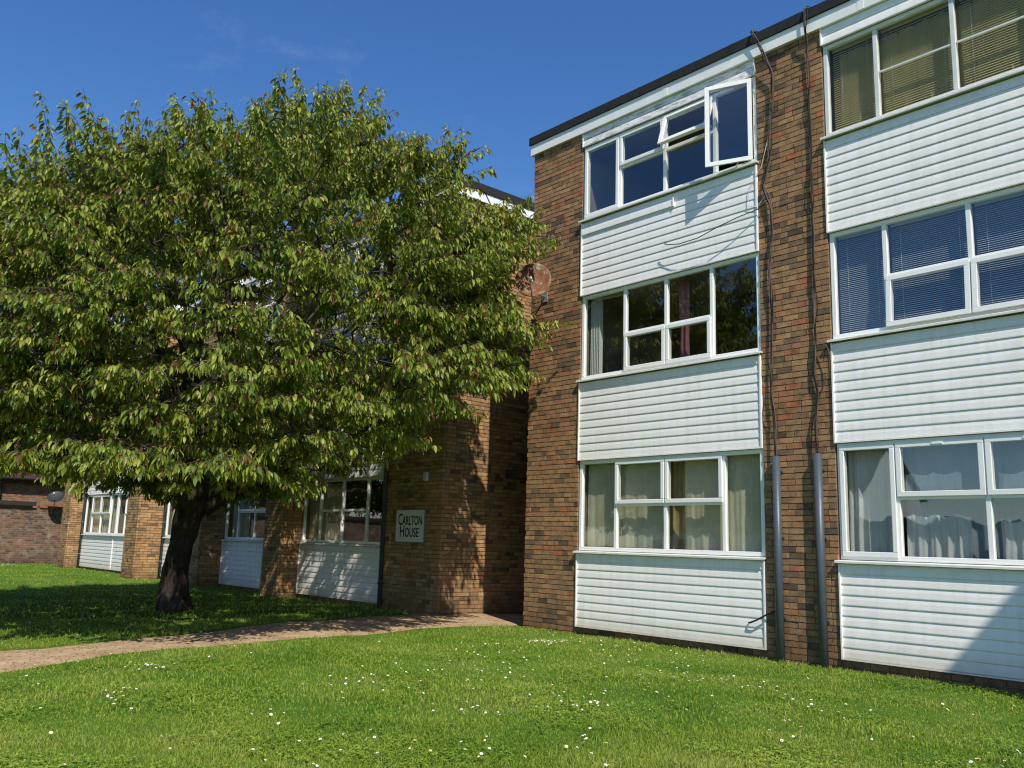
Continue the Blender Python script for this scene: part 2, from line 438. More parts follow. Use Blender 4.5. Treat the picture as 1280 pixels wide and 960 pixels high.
w = bpy.data.worlds.new('World'); scene.world = w; w.use_nodes = True
wt = w.node_tree; wt.nodes.clear()
wo = wt.nodes.new('ShaderNodeOutputWorld'); bg = wt.nodes.new('ShaderNodeBackground')
sky = wt.nodes.new('ShaderNodeTexSky'); sky.sky_type = 'NISHITA'; sky.sun_disc = False
sky.sun_elevation = SUN_EL; sky.sun_rotation = math.atan2(sd.x, sd.y)
sky.air_density = 1.0; sky.dust_density = .25; sky.ozone_density = 3.0; sky.altitude = 50
hs = wt.nodes.new('ShaderNodeHueSaturation'); hs.inputs['Hue'].default_value = .508; hs.inputs['Saturation'].default_value = 1.26; hs.inputs['Value'].default_value = 1.0
tc = wt.nodes.new('ShaderNodeTexCoord'); mp = wt.nodes.new('ShaderNodeMapping'); mp.inputs['Scale'].default_value = (1., 1.6, 3.2)
cn = wt.nodes.new('ShaderNodeTexNoise'); cn.inputs['Scale'].default_value = 2.1; cn.inputs['Detail'].default_value = 8; cn.inputs['Roughness'].default_value = .62
cr = wt.nodes.new('ShaderNodeValToRGB'); cr.color_ramp.elements[0].position = .56; cr.color_ramp.elements[0].color = (0,0,0,1)
cr.color_ramp.elements[1].position = .80; cr.color_ramp.elements[1].color = (.20,.20,.20,1)
mx = wt.nodes.new('ShaderNodeMix'); mx.data_type = 'RGBA'; mx.inputs[7].default_value = (5.5, 6.3, 7.4, 1)
L = wt.links.new
L(tc.outputs['Generated'], mp.inputs[0]); L(mp.outputs[0], cn.inputs['Vector']); L(cn.outputs['Fac'], cr.inputs[0])
L(sky.outputs[0], hs.inputs['Color']); L(hs.outputs[0], mx.inputs[6]); L(cr.outputs[0], mx.inputs[0])
L(mx.outputs[2], bg.inputs[0]); bg.inputs[1].default_value = .15; L(bg.outputs[0], wo.inputs[0])
scene.view_settings.view_transform = 'Standard'; scene.view_settings.look = 'None'
scene.view_settings.exposure = 0; scene.view_settings.gamma = 1
scene.cycles.filter_width = 1.15
scene.render.resolution_x = 1024; scene.render.resolution_y = 768

# ------------------------------------------------------------------ ground
def gz(x, y):
    """lawn height: nearly level, gently uneven, flat along the walls"""
    k = np.clip(-np.asarray(y, float) / 1.5, 0, 1) * np.clip((np.asarray(x, float) + 45) / 10, 0, 1) * np.clip((20 - np.asarray(x, float)) / 4, 0, 1) * np.clip((np.asarray(y, float) + 30) / 10, 0, 1)
    return .04 + k * (.022*np.sin(x*.9 + 1.1*y) + .016*np.sin(1.7*x - .8*y + 2.) + .010*np.sin(2.9*y + .7*x))

def np_mesh(name, V, F, mats, parent=None, uv=None, smooth=True):
    """V (n,3), F (m,k) with k fixed; uv (n,2) per vertex"""
    me = bpy.data.meshes.new(name)
    n, m, k = len(V), len(F), F.shape[1]
    me.vertices.add(n); me.vertices.foreach_set('co', np.ascontiguousarray(V, np.float32).ravel())
    me.loops.add(m*k); me.loops.foreach_set('vertex_index', np.ascontiguousarray(F, np.int32).ravel())
    me.polygons.add(m); me.polygons.foreach_set('loop_start', np.arange(0, m*k, k, dtype=np.int32))
    me.polygons.foreach_set('loop_total', np.full(m, k, np.int32))
    me.polygons.foreach_set('use_smooth', np.full(m, smooth, bool))
    for mt in (mats if isinstance(mats, (list, tuple)) else [mats]): me.materials.append(mt)
    if uv is not None:
        l = me.uv_layers.new(name='UVMap')
        l.data.foreach_set('uv', np.ascontiguousarray(uv[F.ravel()], np.float32).ravel())
    me.update(calc_edges=True); me.validate()
    o = bpy.data.objects.new(name, me); C.objects.link(o)
    if parent: o.parent = parent
    return o

gx = np.concatenate([[-900, -400, -200, -100, -60], np.arange(-45, 20.01, .25), [40, 80, 160, 400, 900]])
gy = np.concatenate([[-900, -400, -200, -100, -60], np.arange(-30, 2.01, .25), [5, 10, 20, 60, 160, 400, 900]])
GX, GY = np.meshgrid(gx, gy)
V = np.stack([GX, GY, gz(GX, GY)], -1).reshape(-1, 3)
nx, ny = len(gx), len(gy)
ii, jj = np.meshgrid(np.arange(nx-1), np.arange(ny-1))
b0 = (jj*nx + ii).ravel()
tag(np_mesh('ground', V, np.stack([b0, b0+1, b0+nx+1, b0+nx], -1), M['lawn']), kind='structure')

# worn path from the left foreground into the entrance gap
NEAR = [(3.2, -11.6), (2.0, -9.4), (1.11, -7.59), (.72, -6.49), (.52, -5.52), (.36, -4.92), (.17, -4.05), (-.12, -2.9), (-.36, -1.78), (-.46, -.76), (-.14, -.02), (-.12, 1.6), (-.12, 2.6)]
FAR = [(1.6, -12.0), (.4, -9.7), (-.48, -7.26), (-.75, -6.5), (-1.02, -5.95), (-1.17, -5.4), (-1.38, -4.7), (-1.62, -3.7), (-1.98, -2.5), (-2.55, -1.5), (-2.75, -.10), (-2.12, 1.6), (-2.12, 2.6)]
def resample(pl, n):
    pl = np.array(pl, float); d = np.r_[0, np.cumsum(np.hypot(*np.diff(pl, axis=0).T))]; t = np.linspace(0, d[-1], n)
    return np.stack([np.interp(t, d, pl[:, 0]), np.interp(t, d, pl[:, 1])], -1)
pn, pf = resample(NEAR, 110), resample(FAR, 110)
wig = lambda a, s: np.array([noise.noise(Vector((i*.37, s, 0)))*.10 + noise.noise(Vector((i*1.1, s, 3)))*.05 for i in range(len(a))])
fade = np.clip((-pn[:, 1] - .1) / .8, 0, 1)
pn[:, 0] += wig(pn, 1.)*fade; pf[:, 0] += wig(pf, 9.)*fade
T = np.linspace(0, 1, 9)[None, :, None]
P = pf[:, None, :]*(1-T) + pn[:, None, :]*T
Z = gz(P[..., 0], P[..., 1]) + .014
Z[:, 0] -= .02; Z[:, -1] -= .02
V = np.concatenate([P, Z[..., None]], -1).reshape(-1, 3)
ii, jj = np.meshgrid(np.arange(8), np.arange(109)); b0 = (jj*9 + ii).ravel()
tag(np_mesh('path', V, np.stack([b0, b0+1, b0+10, b0+9], -1), M['path']), kind='structure')
PATHPOLY = np.concatenate([pf, pn[::-1]])
def in_poly(x, y, poly):
    x = np.asarray(x); y = np.asarray(y); c = np.zeros(x.shape, bool); j = len(poly) - 1
    for i in range(len(poly)):
        xi, yi = poly[i]; xj, yj = poly[j]
        if yi != yj:
            c ^= ((yi > y) != (yj > y)) & (x < (xj - xi)*(y - yi)/(yj - yi) + xi)
        j = i
    return c

# ------------------------------------------------------------------ windows, cladding, blocks
H = 2.6
PW = 3.25
def board_profile(z0, z1, y, n):
    """shiplap boards: each leans out at its foot and curls into a groove below"""
    pts = []; h = (z1 - z0) / n
    for i in range(n):
        b = z0 + i*h
        pts += [(y + .001, b + .0035), (y - .0075, b + .001), (y - .0125, b + .0055), (y - .0135, b + .015), (y - .0100, b + h*.6), (y - .0040, b + h - .009), (y + .001, b + h - .002)]
    return pts
def cladding(par, x0, x1, z0, z1, mat, n=None, y=0.0, jog=None):
    n = n or max(1, round((z1 - z0) / .1215))
    m = MB()
    m.extrude_x(board_profile(z0 + .018, z1, y, n), x0 + .022, x1 - .022)
    m.box(x0 + .003, x0 + .0215, y - .028, y + .06, z0, z1)          # corner trims
    m.box(x1 - .0215, x1 - .003, y - .028, y + .06, z0, z1)
    m.box(x0 + .022, x1 - .022, y - .026, y + .01, z0, z0 + .0165)   # starter strip
    m.box(x0 + .022, x1 - .022, y + .012, y + .05, z0 + .02, z1)     # backing
    return m.build('cladding_panel', mat, par)

def rail(m, x0, x1, z0, z1, w, y0, y1):
    """rectangular ring of four mitred bars with a chamfered inner lip"""
    for (a, b, c, d) in ((x0, x1, z0, z0+w), (x0, x1, z1-w, z1), (x0, x0+w, z0+w, z1-w), (x1-w, x1, z0+w, z1-w)):
        m.box(a, b, y0, y1, c, d)

def make_window(par, x0, x1, z0, z1, mull, cells, y=0.0, mat='upvc', sill=True, vents=(), glass='glass'):
    """cells: list of (column, z_low, z_high, kind[, angle]); kind is fixed, sash, top_hung, side_hung"""
    Y0, Y1 = y + .022, y + .088
    W = MB(); fw = .055; mw_ = .055
    rail(W, x0 + .012, x1 - .012, z0, z1, fw, Y0, Y1)
    for mxx in mull: W.box(mxx - mw_/2, mxx + mw_/2, Y0 + .002, Y1 - .002, z0 + fw, z1 - fw)
    edges = [x0 + .012 + fw] + [e for mxx in mull for e in (mxx - mw_/2, mxx + mw_/2)] + [x1 - .012 - fw]
    cols = [(edges[2*i], edges[2*i+1]) for i in range(len(mull) + 1)]
    bars = {}
    for c in cells: bars.setdefault(c[0], set()).update(z for z in (c[1], c[2]) if z is not None)
    for c, zs in bars.items():
        for zz in zs: W.box(cols[c][0], cols[c][1], Y0 + .004, Y1 - .004, zz - .026, zz + .026)
    for (vx0, vx1) in vents: W.box(vx0, vx1, Y0 - .014, Y0 - .0005, z1 - .043, z1 - .018)
    win = W.build('window', M[mat], par, bevel=.006)
    G = MB()
    for c in cells:
        a, b = cols[c[0]]; lo = (z0 + fw) if c[1] is None else c[1] + .026; hi = (z1 - fw) if c[2] is None else c[2] - .026
        kind = c[3]; ang = c[4] if len(c) > 4 else 0
        if kind == 'fixed':
            G.add([(a, Y0 + .033, lo), (b, Y0 + .033, lo), (b, Y0 + .033, hi), (a, Y0 + .033, hi)], [(0,1,2,3)])
            continue
        # opening sash overlaps the frame it closes on
        ov = .020; sx0, sx1, sz0, sz1 = a - ov, b + ov, lo - ov, hi + ov
        S = MB(); sy0, sy1 = Y0 - .024, Y0 - .002
        rail(S, sx0, sx1, sz0, sz1, .058, sy0, sy1)
        rail(S, a + .003, b - .003, lo + .003, hi - .003, .033, sy1 + .0005, Y1 - .012)
        S2 = MB(); S2.add([(xx, sy0 + .014, zz) for xx, zz in ((sx0+.057, sz0+.057), (sx1-.057, sz0+.057), (sx1-.057, sz1-.057), (sx0+.057, sz1-.057))], [(0,1,2,3)])
        if kind == 'handled':
            S.box((a+b)/2 - .06, (a+b)/2 + .06, sy0 - .01, sy0 - .0005, sz1 - .045, sz1 - .02)
        if ang:
            if kind == 'top_hung': X = Matrix.Translation((0, sy1, sz1)) @ Matrix.Rotation(R(-ang), 4, 'X') @ Matrix.Translation((0, -sy1, -sz1))
            else: X = Matrix.Translation((sx1 - .012, sy1 - .03, 0)) @ Matrix.Rotation(R(ang), 4, 'Z') @ Matrix.Translation((-sx1, -sy1, 0))
            S.v = [tuple(X @ Vector(v)) for v in S.v]; S2.v = [tuple(X @ Vector(v)) for v in S2.v]
            if kind == 'top_hung':
                for xs in (sx0 + .035, sx1 - .035):
                    p = X @ Vector((xs, sy1 + .03, sz0 + .10)); S.tube([p, (xs, Y1 - .03, lo + .02)], .006, 6)
            else:
                p = X @ Vector((sx0 + .45, sy1 + .03, sz0 + .02)); S.tube([p, (b - .30, Y1 - .04, lo + .006)], .006, 6)
        sa = S.build('sash', M[mat], win, bevel=.007); S2.build('sash_pane', M['glass'], win)
        if ang > 20: sa['label'] = 'white sash standing open'
    if G.v: G.build('pane', M[glass], win)
    if sill:
        s = MB()
        s.add([(xx, yy, zz) for xx in (x0 - .02, x1 + .02) for yy, zz in ((y+.09, z0-.002), (y-.062, z0-.014), (y-.068, z0-.020), (y-.068, z0-.043), (y-.055, z0-.043), (y-.055, z0-.030), (y+.09, z0-.030))],
              [(i, i+7, (i+1) % 7 + 7, (i+1) % 7) for i in range(7)] + [tuple(range(6, -1, -1)), tuple(range(7, 14))])
        s.build('sill', M['sill'], win)
    return win

def std_cells(trans, up='sash', lo='fixed'):
    return [(0, None, None, 'fixed'), (1, trans, None, up), (1, None, trans, lo), (2, trans, None, up), (2, None, trans, lo), (3, None, None, 'fixed')]

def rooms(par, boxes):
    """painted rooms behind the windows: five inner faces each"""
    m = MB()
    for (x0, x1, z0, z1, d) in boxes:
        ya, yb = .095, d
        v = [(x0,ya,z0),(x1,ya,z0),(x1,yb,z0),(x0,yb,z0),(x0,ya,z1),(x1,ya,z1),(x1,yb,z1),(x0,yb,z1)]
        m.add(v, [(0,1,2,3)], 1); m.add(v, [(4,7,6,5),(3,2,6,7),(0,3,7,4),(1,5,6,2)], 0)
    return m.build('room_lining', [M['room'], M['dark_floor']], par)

def storey(par, x0, x1, k, win_fn, clad_old=False, zb=.15, y=0.0, dz=0.):
    """one panel bay on floor k: cladding below, window with sill above"""
    z_s = 1.218 + k*H + dz; z_h = (2.606 + k*H if k < 2 else 7.715) + dz
    zlow = (zb if k == 0 else 2.606 + (k-1)*H) + dz
    cladding(par, x0, x1, zlow, z_s - .004, M['clad'], y=y)
    win_fn(par, x0, x1, z_s + .045, z_h - .002, y)
    if k == 2: cladding(par, x0, x1, z_h, 7.948 + dz, M['clad_old'] if clad_old else M['clad'], n=2, y=y)

def fr(x0, x1, *fs): return [x0 + (x1 - x0)*q for q in fs]

# --- right-hand block
def in_place(o):
    SHIFT[o.name] = tuple(o.location); return o
right = empty('apartment_block', (6.5, 0, 0), 'three storey brick and white clad flats nearest the camera, black roof edge', 'apartment block')
in_place(right)
XR = 12.85
bays = [(1.164, 4.41), (5.38, 8.62), (9.59, 12.84)]
m = MB(); q_ = .014
m.box(q_, 1.164, q_, .3, -.3, 7.95)
m.box(4.41, 5.38, q_, .3, -.3, 7.95); m.box(8.62, 9.59, q_, .3, -.3, 7.95)
for a, b in bays: m.box(a, b, .012 + q_, .3, -.3, .148)
m.box(q_, .3, .3, 9, -.3, 7.95); m.box(0.3, XR, 8.7, 9, -.3, 7.95)
for a, b in ((0, 1.162), (4.412, 5.378), (8.622, 9.588)): bricks(m, (a, 0, 0), (1, 0, 0), (0, -1, 0), b - a, -.15, 7.948)
for a, b in bays: bricks(m, (a + .004, .012, 0), (1, 0, 0), (0, -1, 0), b - a - .008, -.15, .146)
bricks(m, (0, .056, 0), (0, 1, 0), (-1, 0, 0), 8.9, -.15, 7.948)
m.build('brick_wall', [M['mortar'], M['brick_r']], right, uv=False)
m = MB()
for k in range(3):
    for a, b in bays:                                   # block-work behind the cladding
        z0 = .148 if k == 0 else 2.606 + (k-1)*H + .02
        m.box(a, b, .095, .3, z0 + .002, 1.21 + k*H)
    z1 = 2.61 + k*H if k < 2 else 7.72
for a, b in bays: m.box(a, b, .095, .3, 7.725, 7.95)
m.build('panel_backing', M['room'], right)
m = MB()
m.box(-.05, XR, -.052, .25, 7.95, 8.135); m.box(-.05, .25, .25, 9.05, 7.95, 8.135)
# the board is made of lengths: butt straps over the joints
for xx in (2.9, 5.95, 9.0, 11.8): m.box(xx - .04, xx + .04, -.0555, -.0525, 7.953, 8.132)
m.build('fascia', M['fascia'], right)
m = MB()
m.box(-.075, XR, -.078, .35, 8.138, 8.275); m.box(-.075, .35, .35, 9.08, 8.138, 8.275)
for xx in np.arange(1.0, XR, 1.02):
    m.box(xx, xx + .05, -.0815, -.0785, 8.14 + rnd.uniform(0, .01), 8.277)
m.build('roof_edge', M['bitumen'], right)
m = MB(); m.box(.352, XR, .352, 8.9, 8.10, 8.16); m.build('flat_roof', M['bitumen'], right)

def wA_ground(p, x0, x1, z0, z1, y):
    return make_window(p, x0, x1, z0, z1, [1.905, 2.825, 3.79], std_cells(1.935, 'sash'), y)
def wA_mid(p, x0, x1, z0, z1, y):
    return make_window(p, x0, x1, z0, z1, [2.06, 2.84, 3.63], std_cells(4.47, 'fixed', 'sash'), y, vents=((1.28, 1.78), (3.8, 4.25)))
def wA_top(p, x0, x1, z0, z1, y):
    return make_window(p, x0, x1, z0, z1, [1.94, 2.82, 3.71], [(0, None, None, 'sash'), (1, 7.15, None, 'sash'), (1, None, 7.15, 'fixed'),
                       (2, 7.15, None, 'top_hung', 17), (2, None, 7.15, 'fixed'), (3, None, None, 'side_hung', 21)], y)
def wB_ground(p, x0, x1, z0, z1, y):
    d = x0 - 5.38
    return make_window(p, x0, x1, z0, z1, [6.09+d, 7.04+d, 7.92+d], [(0, None, None, 'sash'), (1, 1.96, None, 'handled'), (1, None, 1.96, 'fixed'), (2, 1.96, None, 'handled'), (2, None, 1.96, 'fixed'), (3, None, None, 'sash')], y)
def wB_mid(p, x0, x1, z0, z1, y):
    d = x0 - 5.38
    return make_window(p, x0, x1, z0, z1, [6.075+d, 7.02+d, 7.94+d], [(0, None, None, 'fixed'), (1, 4.515, None, 'fixed'), (1, None, 4.515, 'top_hung', 3.5), (2, 4.515, None, 'fixed'), (2, None, 4.515, 'top_hung', 3.5), (3, None, None, 'fixed')], y)
def wB_top(p, x0, x1, z0, z1, y):
    d = x0 - 5.38
    w_ = make_window(p, x0, x1, z0, z1, [6.07+d, 6.98+d, 7.89+d], [(i, None, None, 'fixed') for i in range(4)], y, mat='upvc_old', glass='glass_old')
    m = MB()
    for a, b in ((6.0975, 6.9525), (7.0075, 7.8625)): m.box(a+d, b+d, y + .030, y + .049, 7.075, 7.097)
    m.build('glazing_bar', M['upvc_old'], w_)
    return w_
for k, fn in enumerate((wA_ground, wA_mid, wA_top)): storey(right, *bays[0], k, fn, clad_old=True)
for bay in bays[1:]:
    for k, fn in enumerate((wB_ground, wB_mid, wB_top)): storey(right, *bay, k, fn)
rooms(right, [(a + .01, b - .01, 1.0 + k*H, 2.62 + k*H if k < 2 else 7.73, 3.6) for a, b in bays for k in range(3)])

# a short length of top cladding put back over the old board below the top window
m = MB(); m.extrude_x(board_profile(6.20, 6.33, -.019, 1), 1.19, 3.02); m.box(3.0205, 3.03, -.045, .0, 6.20, 6.33)
o = m.build('cladding_strip', M['clad'], right)

# grey conduits up the pier
for xx, lab in ((4.63, 'grey conduit beside the left window bay'), (5.19, 'grey conduit beside the right window bay')):
    m = MB(); m.tube([(xx, -.062, -.15), (xx, -.062, 2.485)], .05, 20)
    m.tube([(xx, -.062, 2.4851), (xx, -.062, 2.49)], [.05, .044], 20)
    for zz in (.55, 1.5, 2.3): m.box(xx - .056, xx + .056, -.03, .0, zz - .012, zz + .012); 
    o = m.build('conduit', M['pipe'], right); o['label'] = lab

# --- left-hand wing
DZ = -.03
left = empty('apartment_block', (-13, 0, 0), 'long brick and white clad wing half hidden behind the leafy tree', 'apartment block')
in_place(left)
XE = -2.25
lb = [(-7.37, -4.12), (-11.40, -8.15), (-15.50, -12.25), (-23.10, -19.85)]
fins = [(-8.15, -7.37, .5), (-12.20, -11.40, .62), (-16.42, -15.45, .78), (-23.95, -23.10, .5)]
lb = [(-7.37, -4.12), (-11.40, -8.15), (-15.45, -12.20), (-23.10, -16.42)]
m = MB()
m.box(-4.12, XE - q_, q_, .3, -.3, 7.92)                       # name-board wall
m.box(XE - .3, XE - q_, .3, 9, -.3, 7.92)                     # end wall along the entrance
bricks(m, (-4.118, 0, 0), (1, 0, 0), (0, -1, 0), 4.118 + XE, -.15, 7.918)
bricks(m, (XE, .056, 0), (0, 1, 0), (1, 0, 0), 8.9, -.15, 7.918)
for a, b, d in fins:
    m.box(a + q_, b - q_, -d + q_, .3, -.3, 7.92)
    bricks(m, (a, -d, 0), (1, 0, 0), (0, -1, 0), b - a, -.15, 7.918)
    bricks(m, (b, -d + .056, 0), (0, 1, 0), (1, 0, 0), d - .058, -.15, 7.918)
    bricks(m, (a, -d + .056, 0), (0, 1, 0), (-1, 0, 0), d - .058, -.15, 7.918)
for a, b in lb: m.box(a, b, .022, .3, -.3, .118); bricks(m, (a + .004, .012, 0), (1, 0, 0), (0, -1, 0), b - a - .008, -.15, .116)
m.box(-23.95, XE - .3, 8.7, 9, -.3, 7.92)
m.box(-23.95, -23.65, .3, 8.7, -.3, 7.92)
m.build('brick_wall', [M['mortar'], M['brick_l']], left, uv=False)
lbw = [(-7.37, -4.12), (-11.40, -8.15), (-15.45, -12.20), (-19.75, -16.42), (-23.10, -19.76)]
m = MB()
for k in range(3):
    for a, b in lbw:
        z0 = .118 if k == 0 else 2.606 + (k-1)*H + .02 + DZ
        m.box(a, b, .095, .3, z0 + .002, 1.21 + k*H + DZ)
for a, b in lbw: m.box(a, b, .095, .3, 7.725 + DZ, 7.92)
m.build('panel_backing', M['room'], left)
m = MB()
m.box(-24.0, XE + .05, -.052, .25, 7.92, 8.105); m.box(XE - .25, XE + .05, .25, 9.05, 7.92, 8.105)
for a, b, d in fins: m.box(a - .05, b + .05, -d - .052, -.053, 7.92, 8.105)
m.build('fascia', M['fascia'], left)
m = MB()
m.box(-24.03, XE + .075, -.078, .35, 8.108, 8.27); m.box(XE - .35, XE + .075, .35, 9.08, 8.108, 8.27)
for a, b, d in fins: m.box(a - .075, b + .075, -d - .078, -.079, 8.108, 8.27)
m.build('roof_edge', M['bitumen'], left)
m = MB(); m.box(-23.98, XE - .351, .351, 8.9, 8.06, 8.12); m.build('flat_roof', M['bitumen'], left)
m = MB()
m.box(XE + .002, -.002, 2.62, 2.9, 2.5, 7.7); m.box(XE + .002, -1.75, 2.62, 2.9, -.3, 2.498); m.box(-.55, -.002, 2.62, 2.9, -.3, 2.498)
for zz in (2.55, 3.9, 5.2, 6.5): m.box(XE + .003, -.003, 2.59, 2.619, zz, zz + .08)
m.build('unseen_link_wall', M['dark_panel'], left)  # unseen wall, set close and dark to deepen shade in the recess
m = MB(); m.box(XE + .003, -.003, 1.5, 2.61, 2.56, 2.72); m.build('unseen_shade_slab', M['dark_panel'], left)  # unseen slab, added to keep skylight off the recess below
m = MB(); m.box(-1.65, -.65, 2.70, 2.75, .03, 2.05); m.box(-1.745, -1.652, 2.69, 2.76, .03, 2.49); m.box(-.648, -.555, 2.69, 2.76, .03, 2.49); m.box(-1.652, -.648, 2.69, 2.76, 2.052, 2.49)
m.box(-.78, -.74, 2.66, 2.699, 1.0, 1.04)
m.build('entrance_door', M['wood_door'], left)
def wL(up, lo):
    def fn(p, x0, x1, z0, z1, y):
        t = 1.94 + DZ + (0 if z0 < 2 else H if z0 < 5 else 2*H)
        return make_window(p, x0, x1, z0, z1, fr(x0, x1, .225, .505, .80), std_cells(t, up, lo), y)
    return fn
kinds = [('fixed', 'fixed'), ('sash', 'fixed'), ('fixed', 'sash')]
for i, (a, b) in enumerate(lbw):
    for k in range(3): storey(left, a, b, k, wL(*kinds[(i + 2*k) % 3]), zb=.15, dz=DZ)
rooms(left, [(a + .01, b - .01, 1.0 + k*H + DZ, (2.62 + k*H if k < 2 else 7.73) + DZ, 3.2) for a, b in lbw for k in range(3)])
for xx, yy in ((-4.03, -.05), (-15.38, -.05), (-23.03, -.05)):
    m = MB(); m.tube([(xx, yy, -.1), (xx, yy, 7.9)], .042, 14)
    for zz in (.5, 1.6, 2.62, 4.3, 6.0): m.tube([(xx, yy, zz), (xx, yy, zz + .06)], .05, 14)
    m.build('drainpipe', M['pipe'], left)

# bulkhead lamp above the name board
lamp = empty('wall_lamp', (-2.68, 0, 2.50), 'small square bulkhead lamp on the brick wall above the name board', 'wall lamp')
m = MB(); m.box(-.075, .075, -.035, -.001, -.10, .10); m.build('lamp_base', M['grey_metal'], lamp, bevel=.008)
m = MB(); m.box(-.055, .055, -.095, -.0355, -.08, .08); m.build('lamp_cover', M['ivory'], lamp, bevel=.02)

# ------------------------------------------------------------------ name board
sg = empty('name_sign', (-3.17, 0, 1.60), 'white name board lettered CARLTON HOUSE on the shaded brick wall', 'sign')
m = MB(); m.box(-.455, .455, -.028, -.004, -.295, .295); m.build('board', M['sign'], sg)
m = MB(); rail(m, -.47, .47, -.31, .31, .018, -.036, -.002); m.build('frame', M['grey_metal'], sg, bevel=.003)
m = MB()
for sx in (-1, 1):
    for sz in (-1, 1): m.tube([(sx*.40, -.029, sz*.245), (sx*.40, -.032, sz*.245)], .009, 10)
m.build('screws', M['grey_metal'], sg)
def lettering(word, size, cx, z, width, parent):
    cu = bpy.data.curves.new('lettering', 'FONT'); cu.body = word; cu.size = size; cu.align_x = 'CENTER'; cu.extrude = .0015
    cu.small_caps_scale = .78; cu.space_character = 1.02; cu.offset = .0035
    for i, chf in enumerate(cu.body_format): chf.use_small_caps = True
    ob = bpy.data.objects.new('lettering', cu); C.objects.link(ob)
    dg = bpy.context.evaluated_depsgraph_get(); dg.update()
    me = bpy.data.meshes.new_from_object(ob.evaluated_get(dg))
    C.objects.unlink(ob); bpy.data.objects.remove(ob)
    xs = [v.co.x for v in me.vertices]; k = width / (max(xs) - min(xs)); c0 = (max(xs) + min(xs)) / 2
    for v in me.vertices: v.co = Vector(((v.co.x - c0)*k + cx, -.0305 - v.co.z, v.co.y + z))
    me.materials.clear(); me.materials.append(M['ink'])
    o2 = bpy.data.objects.new('lettering', me); C.objects.link(o2); o2.parent = parent
lettering('Carlton', .30, 0, .02, .76, sg)
lettering('House', .30, -.01, -.20, .60, sg)

# ------------------------------------------------------------------ curtains and blinds
def curtain(name, x0, x1, z0, z1, y, amp, pitch_, mat, label, sag=0., seed=0., cat='curtain'):
    n = int((x1 - x0) / .012) + 2; rows = 7; m = MB(); vs = []
    for j in range(rows):
        t = j / (rows - 1)
        for i in range(n):
            u = i / (n - 1); x = x0 + (x1 - x0)*u
            ph = x*2*math.pi/pitch_ + 1.6*noise.noise(Vector((x*3, seed, 0))) + .5*noise.noise(Vector((x*4, t*2, seed + 5)))
            top = z1 - sag*abs(math.sin(x*math.pi/pitch_/1.7)) 
            vs.append((x + .012*noise.noise(Vector((x*5, t*3, seed))), y + amp*(.45 + .55*t)*math.sin(ph) + amp*.4*math.sin(2.3*ph + 1), z0 + (top - z0)*(1 - t)))
    m.add(vs, [(j*n+i, j*n+i+1, (j+1)*n+i+1, (j+1)*n+i) for j in range(rows-1) for i in range(n-1)], 0, True)
    return tag(m.build(name, mat, None, uv=False), label, cat)
curtain('net_curtain', 1.22, 2.75, 1.28, 2.58, .17, .006, .26, M['net'], 'greenish net curtain behind the left panes of the ground floor window by the corner')
curtain('net_curtain', 3.05, 4.36, 1.28, 2.58, .17, .008, .2, M['net'], 'greyish net curtain behind the right panes of the ground floor window by the corner', seed=3.)
curtain('curtain', 2.70, 3.62, 1.26, 2.58, .26, .035, .16, M['beige'], 'beige pleated curtain behind the ground floor window left of the pipes', seed=8.)
curtain('curtain', 2.90, 3.08, 3.88, 5.16, .25, .02, .09, M['pink'], 'dull pink curtain in the middle floor window above the beige curtain', seed=2.)
curtain('net_curtain', 5.44, 5.98, 1.30, 2.58, .18, .022, .13, M['net_white'], 'white voile curtain behind the narrow pane right of the pipes', seed=4.)
curtain('net_curtain', 6.12, 6.80, 1.29, 1.78, .18, .022, .14, M['net_white'], 'low white cafe curtain across the lower middle pane right of the pipes', sag=.03, seed=6.)
curtain('net_curtain', 6.12, 6.72, 2.00, 2.24, .20, .02, .14, M['net_white'], 'short white curtain half way up the upper pane right of the pipes', sag=.03, seed=1.)
curtain('net_curtain', 7.09, 7.92, 1.29, 1.74, .18, .022, .16, M['net_white'], 'low white cafe curtain at the right edge of the photo', sag=.05, seed=7.)
curtain('net_curtain', 7.09, 7.92, 2.00, 2.22, .20, .02, .16, M['net_white'], 'short white curtain in the upper pane at the right edge of the photo', sag=.03, seed=12.)
curtain('net_curtain', -11.3, -10.3, 1.26, 2.5, .17, .015, .14, M['net'], 'cream net curtain in the far window right of the tree trunk', seed=14.)
curtain('net_curtain', -7.3, -6.0, 1.26, 2.5, .17, .015, .14, M['net'], 'grey net curtain in the shaded window beside the name board', seed=15.)
curtain('net_curtain', -23.0, -20.0, 1.26, 2.5, .17, .03, .2, M['net'], 'pale net curtain in the farthest ground floor window at left', seed=16.)
curtain('net_curtain', -15.4, -13.0, 1.26, 2.5, .17, .03, .2, M['net'], 'pale net curtain in the window hidden by the tree trunk', seed=17.)
curtain('net_curtain', 6.05, 8.5, 1.28, 2.58, .32, .02, .24, M['voile'], 'thin blue-grey voile, tinted bluer for reflected sky, behind the short white curtains', seed=31.)
curtain('curtain', 5.45, 8.5, 6.5, 7.70, .34, .04, .22, M['lemon'], 'pale yellow curtain behind the tan blind of the top right window', seed=20.)

